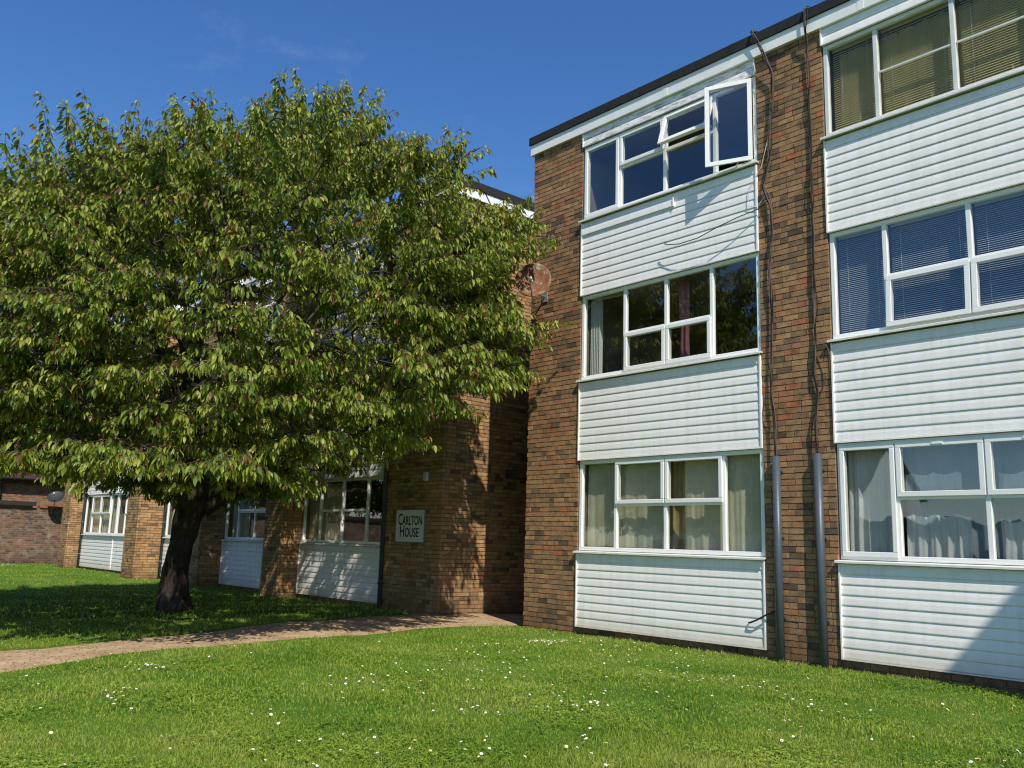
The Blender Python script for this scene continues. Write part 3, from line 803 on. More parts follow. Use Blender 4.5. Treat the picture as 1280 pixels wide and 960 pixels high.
def venetian(x0, x1, z0, z1, y, mat, label, step=.026, tilt=50., wdt=.025):
    t_ = empty('venetian_blind', ((x0+x1)/2, y, z0), label, 'window blind')
    ox, oz = (x0+x1)/2, z0
    m = MB(); z = z0 + .03; i = 0
    while z < z1 - .05:
        c, s_ = math.cos(R(tilt))*wdt/2, math.sin(R(tilt))*wdt/2
        dz_ = .002*noise.noise(Vector((i*.7, x0, 0)))
        m.add([(x0-ox, -c, z-oz-s_+dz_), (x1-ox, -c, z-oz-s_-dz_), (x1-ox, c, z-oz+s_-dz_), (x0-ox, c, z-oz+s_+dz_)], [(0,1,2,3)])
        z += step; i += 1
    m.build('slats', mat, t_)
    m = MB(); m.box(x0-ox, x1-ox, -.014, .014, z1-oz-.04, z1-oz); m.box(x0-ox, x1-ox, -.012, .012, 0, .014)
    m.build('blind_rails', mat, t_)
    m = MB()
    for xx in (x0-ox+.12, (x1-x0)/2-.12): m.tube([(xx, -.016, .01), (xx, -.016, z1-oz-.03)], .0016, 5)
    m.build('cords', M['slat_white'], t_)
for a, b, w_ in ((5.46, 6.04, 'narrow left pane'), (6.10, 6.96, 'second pane'), (7.03, 7.86, 'third pane'), (7.92, 8.55, 'last pane')):
    venetian(a, b, 6.50, 7.69, .15, M['slat_tan'], 'dusty tan slatted blind behind the %s of the top right window' % w_, step=.030, tilt=48., wdt=.031)
for a, b, w_ in ((5.44, 6.05, 'narrow left pane'), (6.10, 7.00, 'second pane'), (7.05, 7.92, 'third pane'), (7.96, 8.56, 'last pane')):
    venetian(a, b, 3.90, 5.18, .15, M['slat_white'], 'white slatted blind behind the %s of the middle right window' % w_, step=.024, tilt=35.)
t_ = empty('vertical_blind', (1.4, .2, 3.88), 'pale vertical blind drawn to the left of the middle floor corner window', 'window blind')
m = MB()
for i in range(6): m.box(-.16 + i*.035, -.155 + i*.035, -.04, .04, .02, 1.26)
m.build('slats', M['slat_white'], t_)
m = MB(); m.box(-.18, .6, -.02, .02, 1.265, 1.295); m.build('blind_rails', M['slat_white'], t_)

# ------------------------------------------------------------------ cables
def wiggle(pts, amp, seed, n=60):
    P_ = resample3(pts, n); out = []
    for i, p in enumerate(P_):
        k = min(1, i/4, (n-1-i)/4)
        out.append((p[0] + k*amp*(noise.noise(Vector((p[2]*1.3, seed, 0))) + .4*noise.noise(Vector((p[2]*4.5, seed, 3)))), p[1] + k*amp*.5*(noise.noise(Vector((p[2]*1.9, seed, 7))) - .4), p[2]))
    return out
def resample3(pts, n):
    P_ = np.array(pts, float); d = np.r_[0, np.cumsum(np.linalg.norm(np.diff(P_, axis=0), axis=1))]; t = np.linspace(0, d[-1], n)
    return np.stack([np.interp(t, d, P_[:, k]) for k in range(3)], -1)
CL = [(4.40, .35, 8.20), (4.42, .05, 8.36), (4.43, -.11, 8.30), (4.55, -.10, 8.05), (4.70, -.05, 7.58), (4.68, -.03, 7.19), (4.63, -.03, 6.75), (4.61, -.03, 6.36), (4.52, -.03, 6.05), (4.63, -.03, 5.74), (4.62, -.03, 5.31),
      (4.58, -.03, 4.88), (4.60, -.03, 4.45), (4.59, -.03, 3.93), (4.57, -.03, 3.41), (4.63, -.06, 2.45)]
CR = [(5.24, .35, 8.20), (5.24, .05, 8.33), (5.24, -.11, 8.28), (5.23, -.10, 8.0), (5.22, -.04, 7.80), (5.22, -.025, 6.88), (5.22, -.025, 6.44), (5.22, -.03, 5.9), (5.21, -.03, 5.27), (5.21, -.03, 4.85), (5.2, -.03, 4.24), (5.2, -.03, 3.84), (5.17, -.03, 3.44), (5.21, -.03, 3.24), (5.17, -.04, 2.85), (5.19, -.06, 2.45)]
def cable_run(base, side, spec):
    t_ = empty('cable_bundle', (base[-1][0], 0, 2.45), 'loose brown cables down the brick pier into the %s grey conduit' % side, 'cable', 'cable bundles down the pier')
    for i, (am, rad, sd_) in enumerate(spec):
        pts = wiggle([(p[0] - t_.location.x + (i - 1)*.010, p[1] - .005*i, p[2] - 2.45) for p in base], am, sd_, 90)
        m = MB(); m.tube(pts, rad, 6); m.build('cable', M['cable'] if i != 2 else M['cable_black'], t_)
cable_run(CL, 'left', [(.02, .0095, 1.), (.045, .0075, 5.), (.07, .0055, 9.), (.035, .007, 13.)])
cable_run(CR, 'right', [(.010, .013, 21.), (.025, .0075, 25.), (.06, .0055, 29.)])
def loose(name, pts, rad, mat, label):
    m = MB(); m.tube(resample3(pts, 40), rad, 6); return tag(m.build(name, mat), label, 'cable')
loose('loose_cable', [(4.60, -.04, 5.85), (4.45, -.06, 5.76), (4.2, -.13, 5.70), (3.9, -.17, 5.63), (3.55, -.16, 5.555), (3.2, -.13, 5.56), (2.93, -.10, 5.62), (2.91, -.10, 5.66), (2.96, -.10, 5.64)], .0065, M['cable_black'], 'black cable end sticking out across the white cladding below the open window')
loose('loose_cable', [(4.60, -.035, 6.7), (4.49, -.03, 6.35), (4.30, -.035, 6.1), (4.28, -.035, 5.86), (4.42, -.032, 5.80), (4.58, -.035, 5.98)], .0042, M['slat_white'], 'thin pale cable looped at the edge of the cladding beside the pier')
loose('loose_cable', [(5.20, -.035, 4.05), (5.24, -.05, 3.86), (5.36, -.07, 3.77), (5.40, -.07, 3.66), (5.36, -.05, 3.45), (5.24, -.04, 3.20), (5.16, -.03, 3.0), (5.08, -.03, 2.75), (5.10, -.03, 2.66), (5.18, -.05, 2.52)], .006, M['cable'], 'brown cable looping from the middle right sill back to the pier')
loose('loose_cable', [(4.60, -.02, .64), (4.50, -.06, .60), (4.32, -.07, .50), (4.20, -.05, .455), (4.17, -.024, .455)], .011, M['cable_black'], 'short black cable stub through the cladding near the ground')
loose('loose_cable', [(-9.2, -.03, 3.9), (-9.1, -.04, 3.3), (-9.35, -.05, 2.95), (-9.6, -.04, 2.85)], .006, M['cable'], 'loose cable looped over the white cladding behind the tree')

# ------------------------------------------------------------------ satellite dishes
def dish(name, loc, face, rad, mat, label, wall, arm_mat):
    t_ = empty(name, loc, label, 'satellite dish')
    q = Vector(face).to_track_quat('Z', 'Y').to_matrix().to_4x4()
    m = MB(); n, rings = 40, 9; vs = [(0, 0, 0)]
    for i in range(1, rings + 1):
        r_ = rad*i/rings
        for k in range(n):
            a = 2*math.pi*k/n; vs.append((r_*math.cos(a)*.95, r_*math.sin(a)*1.05, .17*rad*(i/rings)**2))
    off = len(vs); vs += [(v[0]*1.0, v[1]*1.0, v[2] - .006) for v in vs]
    fs = []
    for s_, flip in ((0, False), (off, True)):
        for k in range(n):
            a, b = s_+1+k, s_+1+(k+1) % n; fs.append((s_, a, b) if not flip else (s_, b, a))
        for i in range(rings-1):
            for k in range(n):
                a, b = s_+1+i*n+k, s_+1+i*n+(k+1) % n; fs.append((a, a+n, b+n, b) if not flip else (a, b, b+n, a+n))
    e = 1+(rings-1)*n
    for k in range(n): fs.append((e+k, off+e+k, off+e+(k+1) % n, e+(k+1) % n))
    m.add([q @ Vector(v) for v in vs], fs, 0, True); m.build('reflector', mat, t_)
    m = MB()
    lnb = q @ Vector((0, -rad*.62, rad*1.15))
    m.tube([q @ Vector((0, -rad*1.02, .12*rad)), q @ Vector((0, -rad*.95, rad*.5)), lnb], .011, 8); m.build('feed_arm', arm_mat, t_)
    m = MB(); d_ = (q @ Vector((0, .15, -1))).normalized()
    m.tube([lnb - d_*.05, lnb + d_*.0, lnb + d_*.07], [.028, .03, .022], 14); m.tube([lnb + d_*.06, lnb + d_*.085], [.030, .032], 14)
    m.build('receiver', M['ivory'], t_)
    m = MB(); bk = q @ Vector((0, 0, -.02)); wl = Vector(wall) - Vector(loc)
    m.tube([bk, bk + (q @ Vector((0, 0, -.10))), Vector((wl.x, wl.y*.5, wl.z + .02)), wl], .017, 10)
    m.box(wl.x - .06, wl.x + .06, wl.y - .014, wl.y - .001, wl.z - .09, wl.z + .09)
    m.build('bracket', arm_mat, t_)
    return t_
dish('satellite_dish', (.50, -.42, 5.50), (.62, -.72, .30), .31, M['rust'], 'rusty satellite dish on the brick corner at the edge of the tree', (.34, 0, 5.36), M['galv'])
dish('satellite_dish', (-26.45, -.12, 2.55), (.62, -.3, .72), .31, M['gutter'], 'grey satellite dish above the old garden wall at far left', (-26.84, -.10, 2.0), M['grey_metal'])

# ------------------------------------------------------------------ far left: garden wall, lean-to roof edge, house
gw = empty('garden_wall', (-27, -3, 0), 'old patchy brown brick garden wall at the far left end of the lawn', 'wall')
m = MB(); m.box(-.15, .15, -14, 6, -.3, 2.14); m.build('brickwork', M['brick_old'], gw)
m = MB(); m.box(-.20, .20, 2.45, 6.05, 2.142, 2.22); m.build('coping', M['slate_coping'], gw)
m = MB(); m.box(-.2, .22, -14, 2.2, 2.142, 2.20, 1); m.box(-.5, .28, -14, 2.3, 2.202, 2.36, 0); m.build('flashing', [M['gutter'], M['slate_coping']], gw)
hs_ = empty('brick_house', (-33, 0, 0), 'red brick house with dark tiled roof beyond the garden wall', 'house')
m = MB(); m.box(-7, 1.2, -16, 7.5, -.3, 3.42); m.build('wall', M['brick_house'], hs_)
m = MB()
n = 26
for j in range(n):   # tile courses stepping up the slope
    t0, t1 = j/n, (j+1)/n
    x0, x1 = 1.6 - 4.6*t0, 1.6 - 4.6*t1; z0, z1 = 3.42 + 3.4*t0, 3.42 + 3.4*t1
    m.add([(x0, -16.4, z0), (x0, 8, z0), (x0, 8, z0+.04), (x0, -16.4, z0+.04), (x1, -16.4, z1), (x1, 8, z1)], [(0,1,2,3), (3,2,5,4)])
m.add([(-3, -16.4, 6.83), (-3, 8, 6.83), (-7.6, 8, 3.42), (-7.6, -16.4, 3.42)], [(0,1,2,3)])
m.add([(1.2, 7.5, 3.42), (-7, 7.5, 3.42), (-3, 7.5, 6.8)], [(0,1,2)]); m.add([(1.2, -16, 3.42), (-7, -16, 3.42), (-3, -16, 6.8)], [(0,2,1)])
m.build('roof', M['tiles'], hs_)
m = MB(); m.tube([(1.66, -16.4, 3.43), (1.66, 8, 3.43)], .06, 12); m.box(1.21, 1.6, -16.4, 8, 3.33, 3.405); m.build('gutter', M['gutter'], hs_)
m = MB(); m.tube([(1.28, -.9, -.1), (1.28, -.9, 3.2), (1.5, -.9, 3.38)], .045, 12); m.build('drainpipe', M['gutter'], hs_)

# ------------------------------------------------------------------ off-frame neighbours and an added hedge (they cast the shadow at right and are mirrored in the windows)
nb = empty('apartment_block', (16.85, -1.2, 0), 'brick wing out of frame at right whose shadow falls on the cladding', 'apartment block')
m = MB(); m.box(-3.6, 4, -2.0, 9, -.3, 7.95); m.build('brick_wall', M['brick'], nb)
m = MB(); m.box(-3.65, 4.05, -2.05, 9.05, 7.952, 8.13); m.build('fascia', M['fascia'], nb)
m = MB(); m.box(-3.68, 4.08, -2.08, 9.08, 8.132, 8.30); m.build('roof_edge', M['bitumen'], nb)
wh = empty('white_house', (-25, -46, 0), 'white rendered house across the green, seen only as reflections', 'house')
m = MB()
m.box(-9, 9, -4, 4, -.3, 5.0)
m.add([(9, -4, 5), (9, 4, 5), (9, 0, 8.2)], [(0,1,2)]); m.add([(-9, -4, 5), (-9, 4, 5), (-9, 0, 8.2)], [(0,2,1)])
m.box(-2.2, 2.2, 4.001, 5.2, -.3, 5.0); m.add([(-2.2, 5.2, 5), (2.2, 5.2, 5), (0, 5.2, 7.4)], [(0,2,1)])
m.build('wall', M['render'], wh)
m = MB()
m.add([(-9.3, 4.4, 4.85), (9.3, 4.4, 4.85), (9.3, 0, 8.35), (-9.3, 0, 8.35)], [(0,1,2,3)]); m.add([(-9.3, -4.4, 4.85), (9.3, -4.4, 4.85), (9.3, 0, 8.35), (-9.3, 0, 8.35)], [(0,3,2,1)])
m.add([(-2.6, 5.5, 4.75), (0, 5.5, 7.62), (0, 0, 7.62), (-2.6, 0, 4.75)], [(0,1,2,3)]); m.add([(2.6, 5.5, 4.75), (0, 5.5, 7.62), (0, 0, 7.62), (2.6, 0, 4.75)], [(0,3,2,1)])
m.build('roof', M['tiles'], wh)
for xx, zz, yy in ((-6.5, 1.4, 4), (-4.2, 1.4, 4), (-.0, 1.4, 5.2), (4.2, 1.4, 4), (6.8, 1.4, 4), (-6.5, 3.9, 4), (-.0, 3.9, 5.2), (4.2, 3.9, 4), (6.8, 3.9, 4)):
    m = MB(); m.box(xx-.7, xx+.7, yy+.002, yy+.03, zz-.6, zz+.6); wn_ = m.build('window', M['gasket'], wh)
    m = MB(); rail(m, xx-.75, xx+.75, zz-.65, zz+.65, .07, yy+.031, yy+.07); m.box(xx-.03, xx+.03, yy+.031, yy+.06, zz-.58, zz+.58); m.build('frame', M['upvc'], wn_)
fh = empty('reflection_hedge', (-3, -25, 0), 'tall dark hedge across the green, added to darken the pane reflections', 'hedge')  # unseen hedge, added so the lower panes mirror something dark
m = MB(); vs = []; nx_, nz_ = 120, 14
for j_ in range(nz_ + 1):
    for i_ in range(nx_ + 1):
        x_ = -8.5 + 18*i_/nx_; a_ = math.pi*j_/nz_
        d_ = .9 + .35*noise.noise(Vector((x_*1.3, a_*2, 0))) + .25*noise.noise(Vector((x_*4, a_*5, 3)))
        vs.append((x_ + .2*noise.noise(Vector((x_*5, a_*6, 8))), d_*math.cos(a_), (2.7 + .6*noise.noise(Vector((x_*.6, 0, 1))))*math.sin(a_)**.5*(.75 + .25*d_)))
m.add(vs, [(j_*(nx_+1)+i_, j_*(nx_+1)+i_+1, (j_+1)*(nx_+1)+i_+1, (j_+1)*(nx_+1)+i_) for j_ in range(nz_) for i_ in range(nx_)], 0, False)
m.build('foliage', M['hedge'], fh, uv=False)

# ------------------------------------------------------------------ the cherry tree
TB = Vector((-5.06, -3.6, 0))                        # foot of the trunk
CC = Vector((-4.3, -3.75, 0))                       # crown axis
tree = empty('cherry_tree', TB, 'broad leafy cherry tree with a dark leaning trunk on the lawn', 'tree')
fork = Vector((-4.93, -3.42, 2.05))
# trunk
def trunk_mesh():
    path_ = [(-5.06, -3.6, -.15), (-5.07, -3.60, .05), (-5.09, -3.61, .35), (-5.08, -3.60, .8), (-5.04, -3.56, 1.2), (-4.99, -3.50, 1.6), (-4.93, -3.43, 1.95), (-4.90, -3.40, 2.3)]
    rad_ = [.27, .240, .218, .208, .205, .225, .27, .25]
    P_ = resample3(path_, 46); d = np.linspace(0, 1, 46); r_ = np.interp(d, np.r_[0, np.cumsum([ (Vector(path_[i+1])-Vector(path_[i])).length for i in range(7)])] / sum((Vector(path_[i+1])-Vector(path_[i])).length for i in range(7)), rad_)
    n = 28; vs = []; fs = []
    for i in range(46):
        for k in range(n):
            a = 2*math.pi*k/n
            nn = .055*noise.noise(Vector((math.cos(a)*1.4, math.sin(a)*1.4, P_[i][2]*1.5))) + .022*noise.noise(Vector((math.cos(a)*5, math.sin(a)*5, P_[i][2]*3.5)))
            if P_[i][2] < .4: nn += (.4 - P_[i][2])*.22*max(0, math.sin(a*5 + .6))
            # burr on the side facing along the wall
            da = (a - R(215) + math.pi) % (2*math.pi) - math.pi
            nn += .07*math.exp(-(da/.5)**2 - ((P_[i][2] - .72)/.16)**2)
            rr_ = r_[i] + nn
            vs.append((P_[i][0] + rr_*math.cos(a) - TB.x, P_[i][1] + rr_*math.sin(a) - TB.y, P_[i][2]))
    fs = [(i*n+k, i*n+(k+1) % n, (i+1)*n+(k+1) % n, (i+1)*n+k) for i in range(45) for k in range(n)]
    m = MB(); m.add(vs, fs, 0, True); m.add([vs[45*n+k] for k in range(n)], [tuple(range(n))], 0, True)
    # broken-off limb stub towards the wall
    s0 = Vector((-4.88, -3.30, 1.80)) - TB; m.tube([s0, s0 + Vector((.07, .16, .09)), s0 + Vector((.12, .28, .16)), s0 + Vector((.13, .31, .18))], [.19, .14, .11, .06], 12)
    return m
m = trunk_mesh(); m.build('trunk', M['bark'], tree, uv=False)

def z_top(r, th, CRX):
    q = min(1, r / CRX); lat = r*(.37*math.cos(th) + .93*math.sin(th))
    return 4.25 + 3.6*math.sqrt(max(0, 1 - q**2.5)) + .45*max(-3.2, min(2.4, lat))
def crown_r(th):
    """reach of the crown in plan; th=0 is along the wall to the right"""
    return 5.2 + .62*math.cos(th) + .2*math.sin(3*th + .7)
def z_bot(r, R_, th):
    lf = .70*math.exp(-min(abs(th - R(225)), abs(th - R(225) + 2*math.pi))**2/.8)*min(1, r/R_)
    up = 2.5*math.exp(-((th - R(45) + math.pi) % (2*math.pi) - math.pi)**2/.45)
    return 2.60 - .62*min(1, (r/R_))**1.5 + up*min(1, r/R_) + lf
def blocked(p):
    """the houses keep the crown off their walls"""
    if p.y > -.32 and p.z < 8.4: return True
    if p.z > 6.9 and p.x > -.75 - (p.z - 6.9)*.5: return True       # light gets in above the side bough
    for a, b, d in fins:
        if a - .25 < p.x < b + .25 and p.y > -d - .25: return True
    return False
# limbs
nodes = [fork.copy()]; parent_ = [-1]; NARR = np.zeros((60000, 3)); NARR[0] = fork
def add_chain(start, pts):
    i = start
    for p in pts:
        NARR[len(nodes)] = p; nodes.append(Vector(p)); parent_.append(i); i = len(nodes) - 1
    return i
def limb(th, reach, ztip, bend=.15, n=9):
    end = Vector((CC.x + math.cos(th)*reach, CC.y + math.sin(th)*reach, ztip)); pts = []
    for i in range(1, n + 1):
        t = i/n; p = fork.lerp(end, t)
        p.z = fork.z + (ztip - fork.z)*(t**.8) + .25*math.sin(t*math.pi)
        p += Vector((noise.noise(Vector((th*3, t*3, 0))), noise.noise(Vector((th*3, t*3, 5))), .5*noise.noise(Vector((th*3, t*3, 9)))))*.35*min(1, t*3)
        if p.y > -.7: p.y = -.7
        pts.append(p)
    add_chain(0, pts)
for i in range(9): limb(i*2*math.pi/9 + .2, 3.3 + .5*rnd.random(), 3.4 + 1.3*rnd.random())
for i in range(7): limb(i*2*math.pi/7 + .5, 2.0 + .5*rnd.random(), 6.0 + .8*rnd.random())
for i in range(3): limb(i*2*math.pi/3 + .1, .6 + .4*rnd.random(), 7.2 + .5*rnd.random())
def sample_crown(lo, hi):
    while True:
        th = rnd.uniform(0, 2*math.pi); q = math.sqrt(rnd.uniform(lo*lo*.3, hi*hi)); R_ = crown_r(th); r_ = q*R_
        zt, zb = z_top(r_, th, R_*1.02), z_bot(r_, R_, th)
        zt += .75*noise.noise(Vector((r_*math.cos(th)*.55, r_*math.sin(th)*.55, 2.))) + .1
        zb += .45*noise.noise(Vector((r_*math.cos(th)*.8, r_*math.sin(th)*.8, 7.)))
        if zt < zb + .3: continue
        z = rnd.uniform(zb, zt)
        p = Vector((CC.x + r_*math.cos(th), CC.y + r_*math.sin(th), z))
        if blocked(p): continue
        # depth below the skin of the crown
        dep = min(R_ - r_, zt - z, (z - zb)*1.2 + .2)
        return p, dep
def attach(p, bias=.0, steps=3, jit=.12):
    arr = NARR[:len(nodes)]; dv = arr - np.array(tuple(p))
    dist = np.linalg.norm(dv, axis=1) + np.maximum(0, arr[:, 2] - p.z)*.8
    j = int(np.argmin(dist)); a = nodes[j]; pts = []
    for i in range(1, steps + 1):
        t = i/steps; q = a.lerp(p, t); q.z += .10*math.sin(t*math.pi)*(p - a).length
        if i < steps: q += Vector((rnd.uniform(-jit, jit), rnd.uniform(-jit, jit), rnd.uniform(-jit, jit)*.6))
        pts.append(q)
    return add_chain(j, pts)
for i in range(170):
    p, dep = sample_crown(.3, .9)
    if dep > .5: attach(p, steps=4)

# leafy sprays
sprays = []           # (point, direction, length, kind)
cell = {}
def far_enough(p, d):
    k = tuple(int(math.floor(c/d)) for c in p)
    for i in (-1,0,1):
        for j in (-1,0,1):
            for l in (-1,0,1):
                for q in cell.get((k[0]+i, k[1]+j, k[2]+l), ()):
                    if (q - p).length < d: return False
    cell.setdefault(k, []).append(p); return True
tries = 0
def in_gap(p):
    """a thin patch of the crown beside the corner where the dish looks out"""
    g0, g1 = Vector((.55, -.4, 5.5)), Vector((3.2, -2.9, 4.5)); tt = max(0, min(1, (p - g0).dot(g1 - g0)/(g1 - g0).length_squared))
    return (p - g0.lerp(g1, tt)).length < .58
def outward(p, up=.0):
    o = Vector((p.x - CC.x, p.y - CC.y, 0)); o.normalize(); o.z = up + max(0, (p.z - 6.2)*.22); o.normalize(); return o
# tiers: flat fans of leafy twigs near the skin of the crown, dark between them
tiers = 0
while tiers < 500 and tries < 60000:
    tries += 1
    p, dep = sample_crown(.25, 1.02)
    if dep > .95 or in_gap(p): continue
    if noise.noise(p*.62) < -.24: continue
    if not far_enough(p, .55): continue
    tiers += 1
    o = outward(p, rnd.uniform(-.1, .25)); sd_ = Vector((-o.y, o.x, 0)).normalized()
    R_ = rnd.uniform(.40, .85); n_ = int(6 + 9*R_); tilt = max(-.25, -.1 + .24*(p.z - 3.2) + rnd.gauss(0, .30))
    for k in range(n_):
        an = rnd.uniform(-1.15, 1.15); rr_ = R_*math.sqrt(rnd.random())
        q = p + (o*math.cos(an) + sd_*math.sin(an))*rr_ - o*R_*.45 + Vector((0, 0, rnd.gauss(0, .08) - .22*rr_*rr_ + tilt*(rr_*math.cos(an) - .2)))
        if blocked(q) or in_gap(q): continue
        d = (o*math.cos(an*.8) + sd_*math.sin(an*.8) + Vector((0, 0, tilt*.8 + rnd.uniform(-.2, .25)))).normalized()
        sprays.append((q, d, rnd.uniform(.38, .72), 0))
print('tiers', tiers, len(sprays))
# the shaded inside of the crown
cell = {}; k_ = 0; tries = 0
while k_ < 1500 and tries < 60000:
    tries += 1
    p, dep = sample_crown(.1, 1.)
    if dep < .55 or dep > 2.3 or in_gap(p) or not far_enough(p, .24): continue
    sprays.append((p, (outward(p) + Vector((rnd.uniform(-.7, .7), rnd.uniform(-.7, .7), rnd.uniform(-.2, .4)))).normalized(), rnd.uniform(.45, .8), 0)); k_ += 1
# a long bough reaching along the wall past the corner of the flats
for k in range(4000):
    if k > 2600: break
    v_ = Vector((rnd.gauss(0, .5), rnd.gauss(0, .5), rnd.gauss(0, .5)))
    if v_.length > 1: continue
    p = Vector((.05 + 1.6*v_.x, -1.2 + .8*v_.y, 5.75 + 1.25*v_.z - .2*v_.x))
    if in_gap(p): continue
    if blocked(p) or noise.noise(p*1.3) < -.15 or not far_enough(p, .20): continue
    sprays.append((p, (Vector((.7, .1, 0)) + Vector((rnd.uniform(-.6, .6), rnd.uniform(-.6, .6), rnd.uniform(-.2, .5)))).normalized(), rnd.uniform(.4, .75), 0))
print('bough', len(sprays))
# upright shoots that break the outline at the top
shoots = []
while len(shoots) < 85:
    th = rnd.uniform(0, 2*math.pi); q = math.sqrt(rnd.random())*.86; R_ = crown_r(th); r_ = q*R_
    p = Vector((CC.x + r_*math.cos(th), CC.y + r_*math.sin(th), z_top(r_, th, R_*1.02) - .05 + .75*noise.noise(Vector((r_*math.cos(th)*.55, r_*math.sin(th)*.55, 2.)))))
    if blocked(p) or any((p - s_[0]).length < .5 for s_ in shoots): continue
    shoots.append((p, Vector((math.cos(th)*.42*q, math.sin(th)*.42*q, 1)) + Vector((rnd.uniform(-.22, .22), rnd.uniform(-.22, .22), 0)), rnd.uniform(.7, 1.1) + .75*rnd.random()**2))
for p, d, l_ in shoots:
    sprays.append((Vector(p), Vector(d).normalized(), l_, 1))
    for k in range(3):
        sprays.append((Vector(p) + Vector((rnd.uniform(-.28, .28), rnd.uniform(-.28, .28), rnd.uniform(-.3, .1))), (Vector(d) + Vector((rnd.uniform(-.5, .5), rnd.uniform(-.5, .5), 0))).normalized(), l_*rnd.uniform(.35, .75), 1))

twigs = []; leafP = []; leafD = []; leafN = []; leafS = []; leafC = []
for p, o, ln, kind in sprays:
    base = p - o*ln*.5 if kind == 0 else p
    pts = []
    side = Vector((-o.y, o.x, 0)); side = side.normalized() if side.length > 1e-3 else Vector((1, 0, 0))
    cv = rnd.uniform(-.18, .18)
    for i in range(6):
        t = i/5
        q = base + o*ln*t + side*cv*ln*math.sin(t*math.pi)
        if kind == 0: q.z -= .16*ln*t*t
        pts.append(q)
    if any(blocked(q) for q in pts): continue
    j = attach(base, steps=3 if kind == 0 else 4, jit=.08)
    twigs.append((pts, kind))
    nl = int(37*ln/.68) if kind == 0 else int(70*ln)
    K = max(2, round(ln/.115))
    tint = rnd.gauss(0, .10)
    for k in range(nl):
        t = (k + rnd.random())/nl; t = min(1, max(.02, (int(t*K) + .55 + rnd.gauss(0, .16))/K))
        fi = t*5; i0 = min(4, int(fi)); q = pts[i0].lerp(pts[i0+1], fi - i0)
        az = rnd.uniform(0, 2*math.pi); hd = Vector((math.cos(az), math.sin(az), 0))
        q2 = q + hd*rnd.uniform(.012, .07 if kind == 0 else .06) + Vector((0, 0, rnd.uniform(-.05, .015)))
        d = hd*rnd.uniform(.25, .75) + o*.25 + Vector((0, 0, -rnd.uniform(.40, 1.0))); d.normalize()
        nrm = hd*.9 + Vector((rnd.uniform(-.35, .35), rnd.uniform(-.35, .35), .55)); nrm = nrm - d*nrm.dot(d); nrm.normalize()
        leafP.append(tuple(q2)); leafD.append(tuple(d)); leafN.append(tuple(nrm)); leafS.append(rnd.triangular(.06, .145, .105) * (1 if t < .9 else .8))
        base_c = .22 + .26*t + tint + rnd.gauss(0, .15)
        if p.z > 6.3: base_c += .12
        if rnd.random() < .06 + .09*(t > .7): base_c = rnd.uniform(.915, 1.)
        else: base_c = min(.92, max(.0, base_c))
        leafC.append(base_c)
    # reddish young stalks sit along the top of each twig
    for k in range(K*2):
        t = min(1, max(0, (int(k/2) + .55 + rnd.gauss(0, .12))/K)); fi = t*5; i0 = min(4, int(fi)); q = pts[i0].lerp(pts[i0+1], fi - i0)
        leafP.append(tuple(q + Vector((0, 0, .01)))); d = Vector((rnd.uniform(-.8, .8), rnd.uniform(-.8, .8), rnd.uniform(-.5, .5))).normalized()
        leafD.append(tuple(d)); nn = d.orthogonal().normalized(); leafN.append(tuple(nn)); leafS.append(rnd.uniform(.025, .05)); leafC.append(rnd.uniform(.96, 1.))

lp, ld, lnm = np.array(leafP), np.array(leafD), np.array(leafN); ls = np.array(leafS)[:, None]; lw = np.cross(ld, lnm)
lc = np.array(leafC)
# eight-point folded leaf: (along, across, lift)
shape = [(0, 0, 0), (.30, .19, .05), (.30, 0, -.01), (.30, -.19, .05), (.68, .175, .01), (.68, 0, -.055), (.68, -.175, .01), (1.08, 0, -.19)]
V = np.stack([lp + ls*(a*ld + w_*lw + h*lnm) for a, w_, h in shape], 1)
N = len(lp); V = V.reshape(-1, 3) - np.array(TB)
q = np.arange(N)[:, None]*8
F = np.concatenate([q + np.array(t_) for t_ in ((0,1,2,2),(0,2,3,3))], 0)
tri = np.concatenate([q + np.array(t_) for t_ in ((0,2,1),(0,3,2),(1,2,5),(1,5,4),(2,3,6),(2,6,5),(4,5,7),(5,6,7))], 0)
uv = np.stack([np.repeat(lc, 8), np.tile([a for a, _, _ in shape], N)], -1)
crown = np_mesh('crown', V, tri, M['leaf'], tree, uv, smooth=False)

# branches: radius from what each node carries
nN = len(nodes); load = np.ones(nN)
for i in range(nN-1, 0, -1): load[parent_[i]] += load[i]
rad = .0042*np.power(load, .47)
rad = np.minimum(rad, .006 + .13*np.exp(-np.linalg.norm(NARR[:nN] - np.array(fork), axis=1)/2.1))
def branch_mesh():
    m = MB(); kids = {}
    for i in range(1, nN): kids.setdefault(parent_[i], []).append(i)
    stack = [0]
    started = []
    for k in kids.get(0, []): started.append((0, k))
    while started:
        a, b = started.pop()
        ch = [a, b]
        while b in kids:
            ks = sorted(kids[b], key=lambda i: -load[i])
            for k in ks[1:]: started.append((b, k))
            b = ks[0]; ch.append(b)
        rs = [min(rad[c], rad[ch[1]]) if i == 0 else rad[c] for i, c in enumerate(ch)]
        m.tube([nodes[c] - TB for c in ch], [max(.004, r_) for r_ in rs], 8 if rs[0] > .03 else 5, caps=False)
    for pts, kind in twigs: m.tube([p - TB for p in pts], [.0055, .005, .0045, .004, .0032, .002], 4, caps=False)
    return m
branch_mesh().build('branches', M['twig'], tree, uv=False)
print('leaves', N, 'sprays', len(sprays), 'nodes', nN)

# a second tree of the kind across the green, mirrored in the panes
t2 = empty('cherry_tree', (-8.5, -17.5, 0), 'leafy tree across the green, seen only as reflections', 'tree')
t2.rotation_euler.z = 2.1
for ch in list(tree.children):
    c = ch.copy(); C.objects.link(c); c.parent = t2

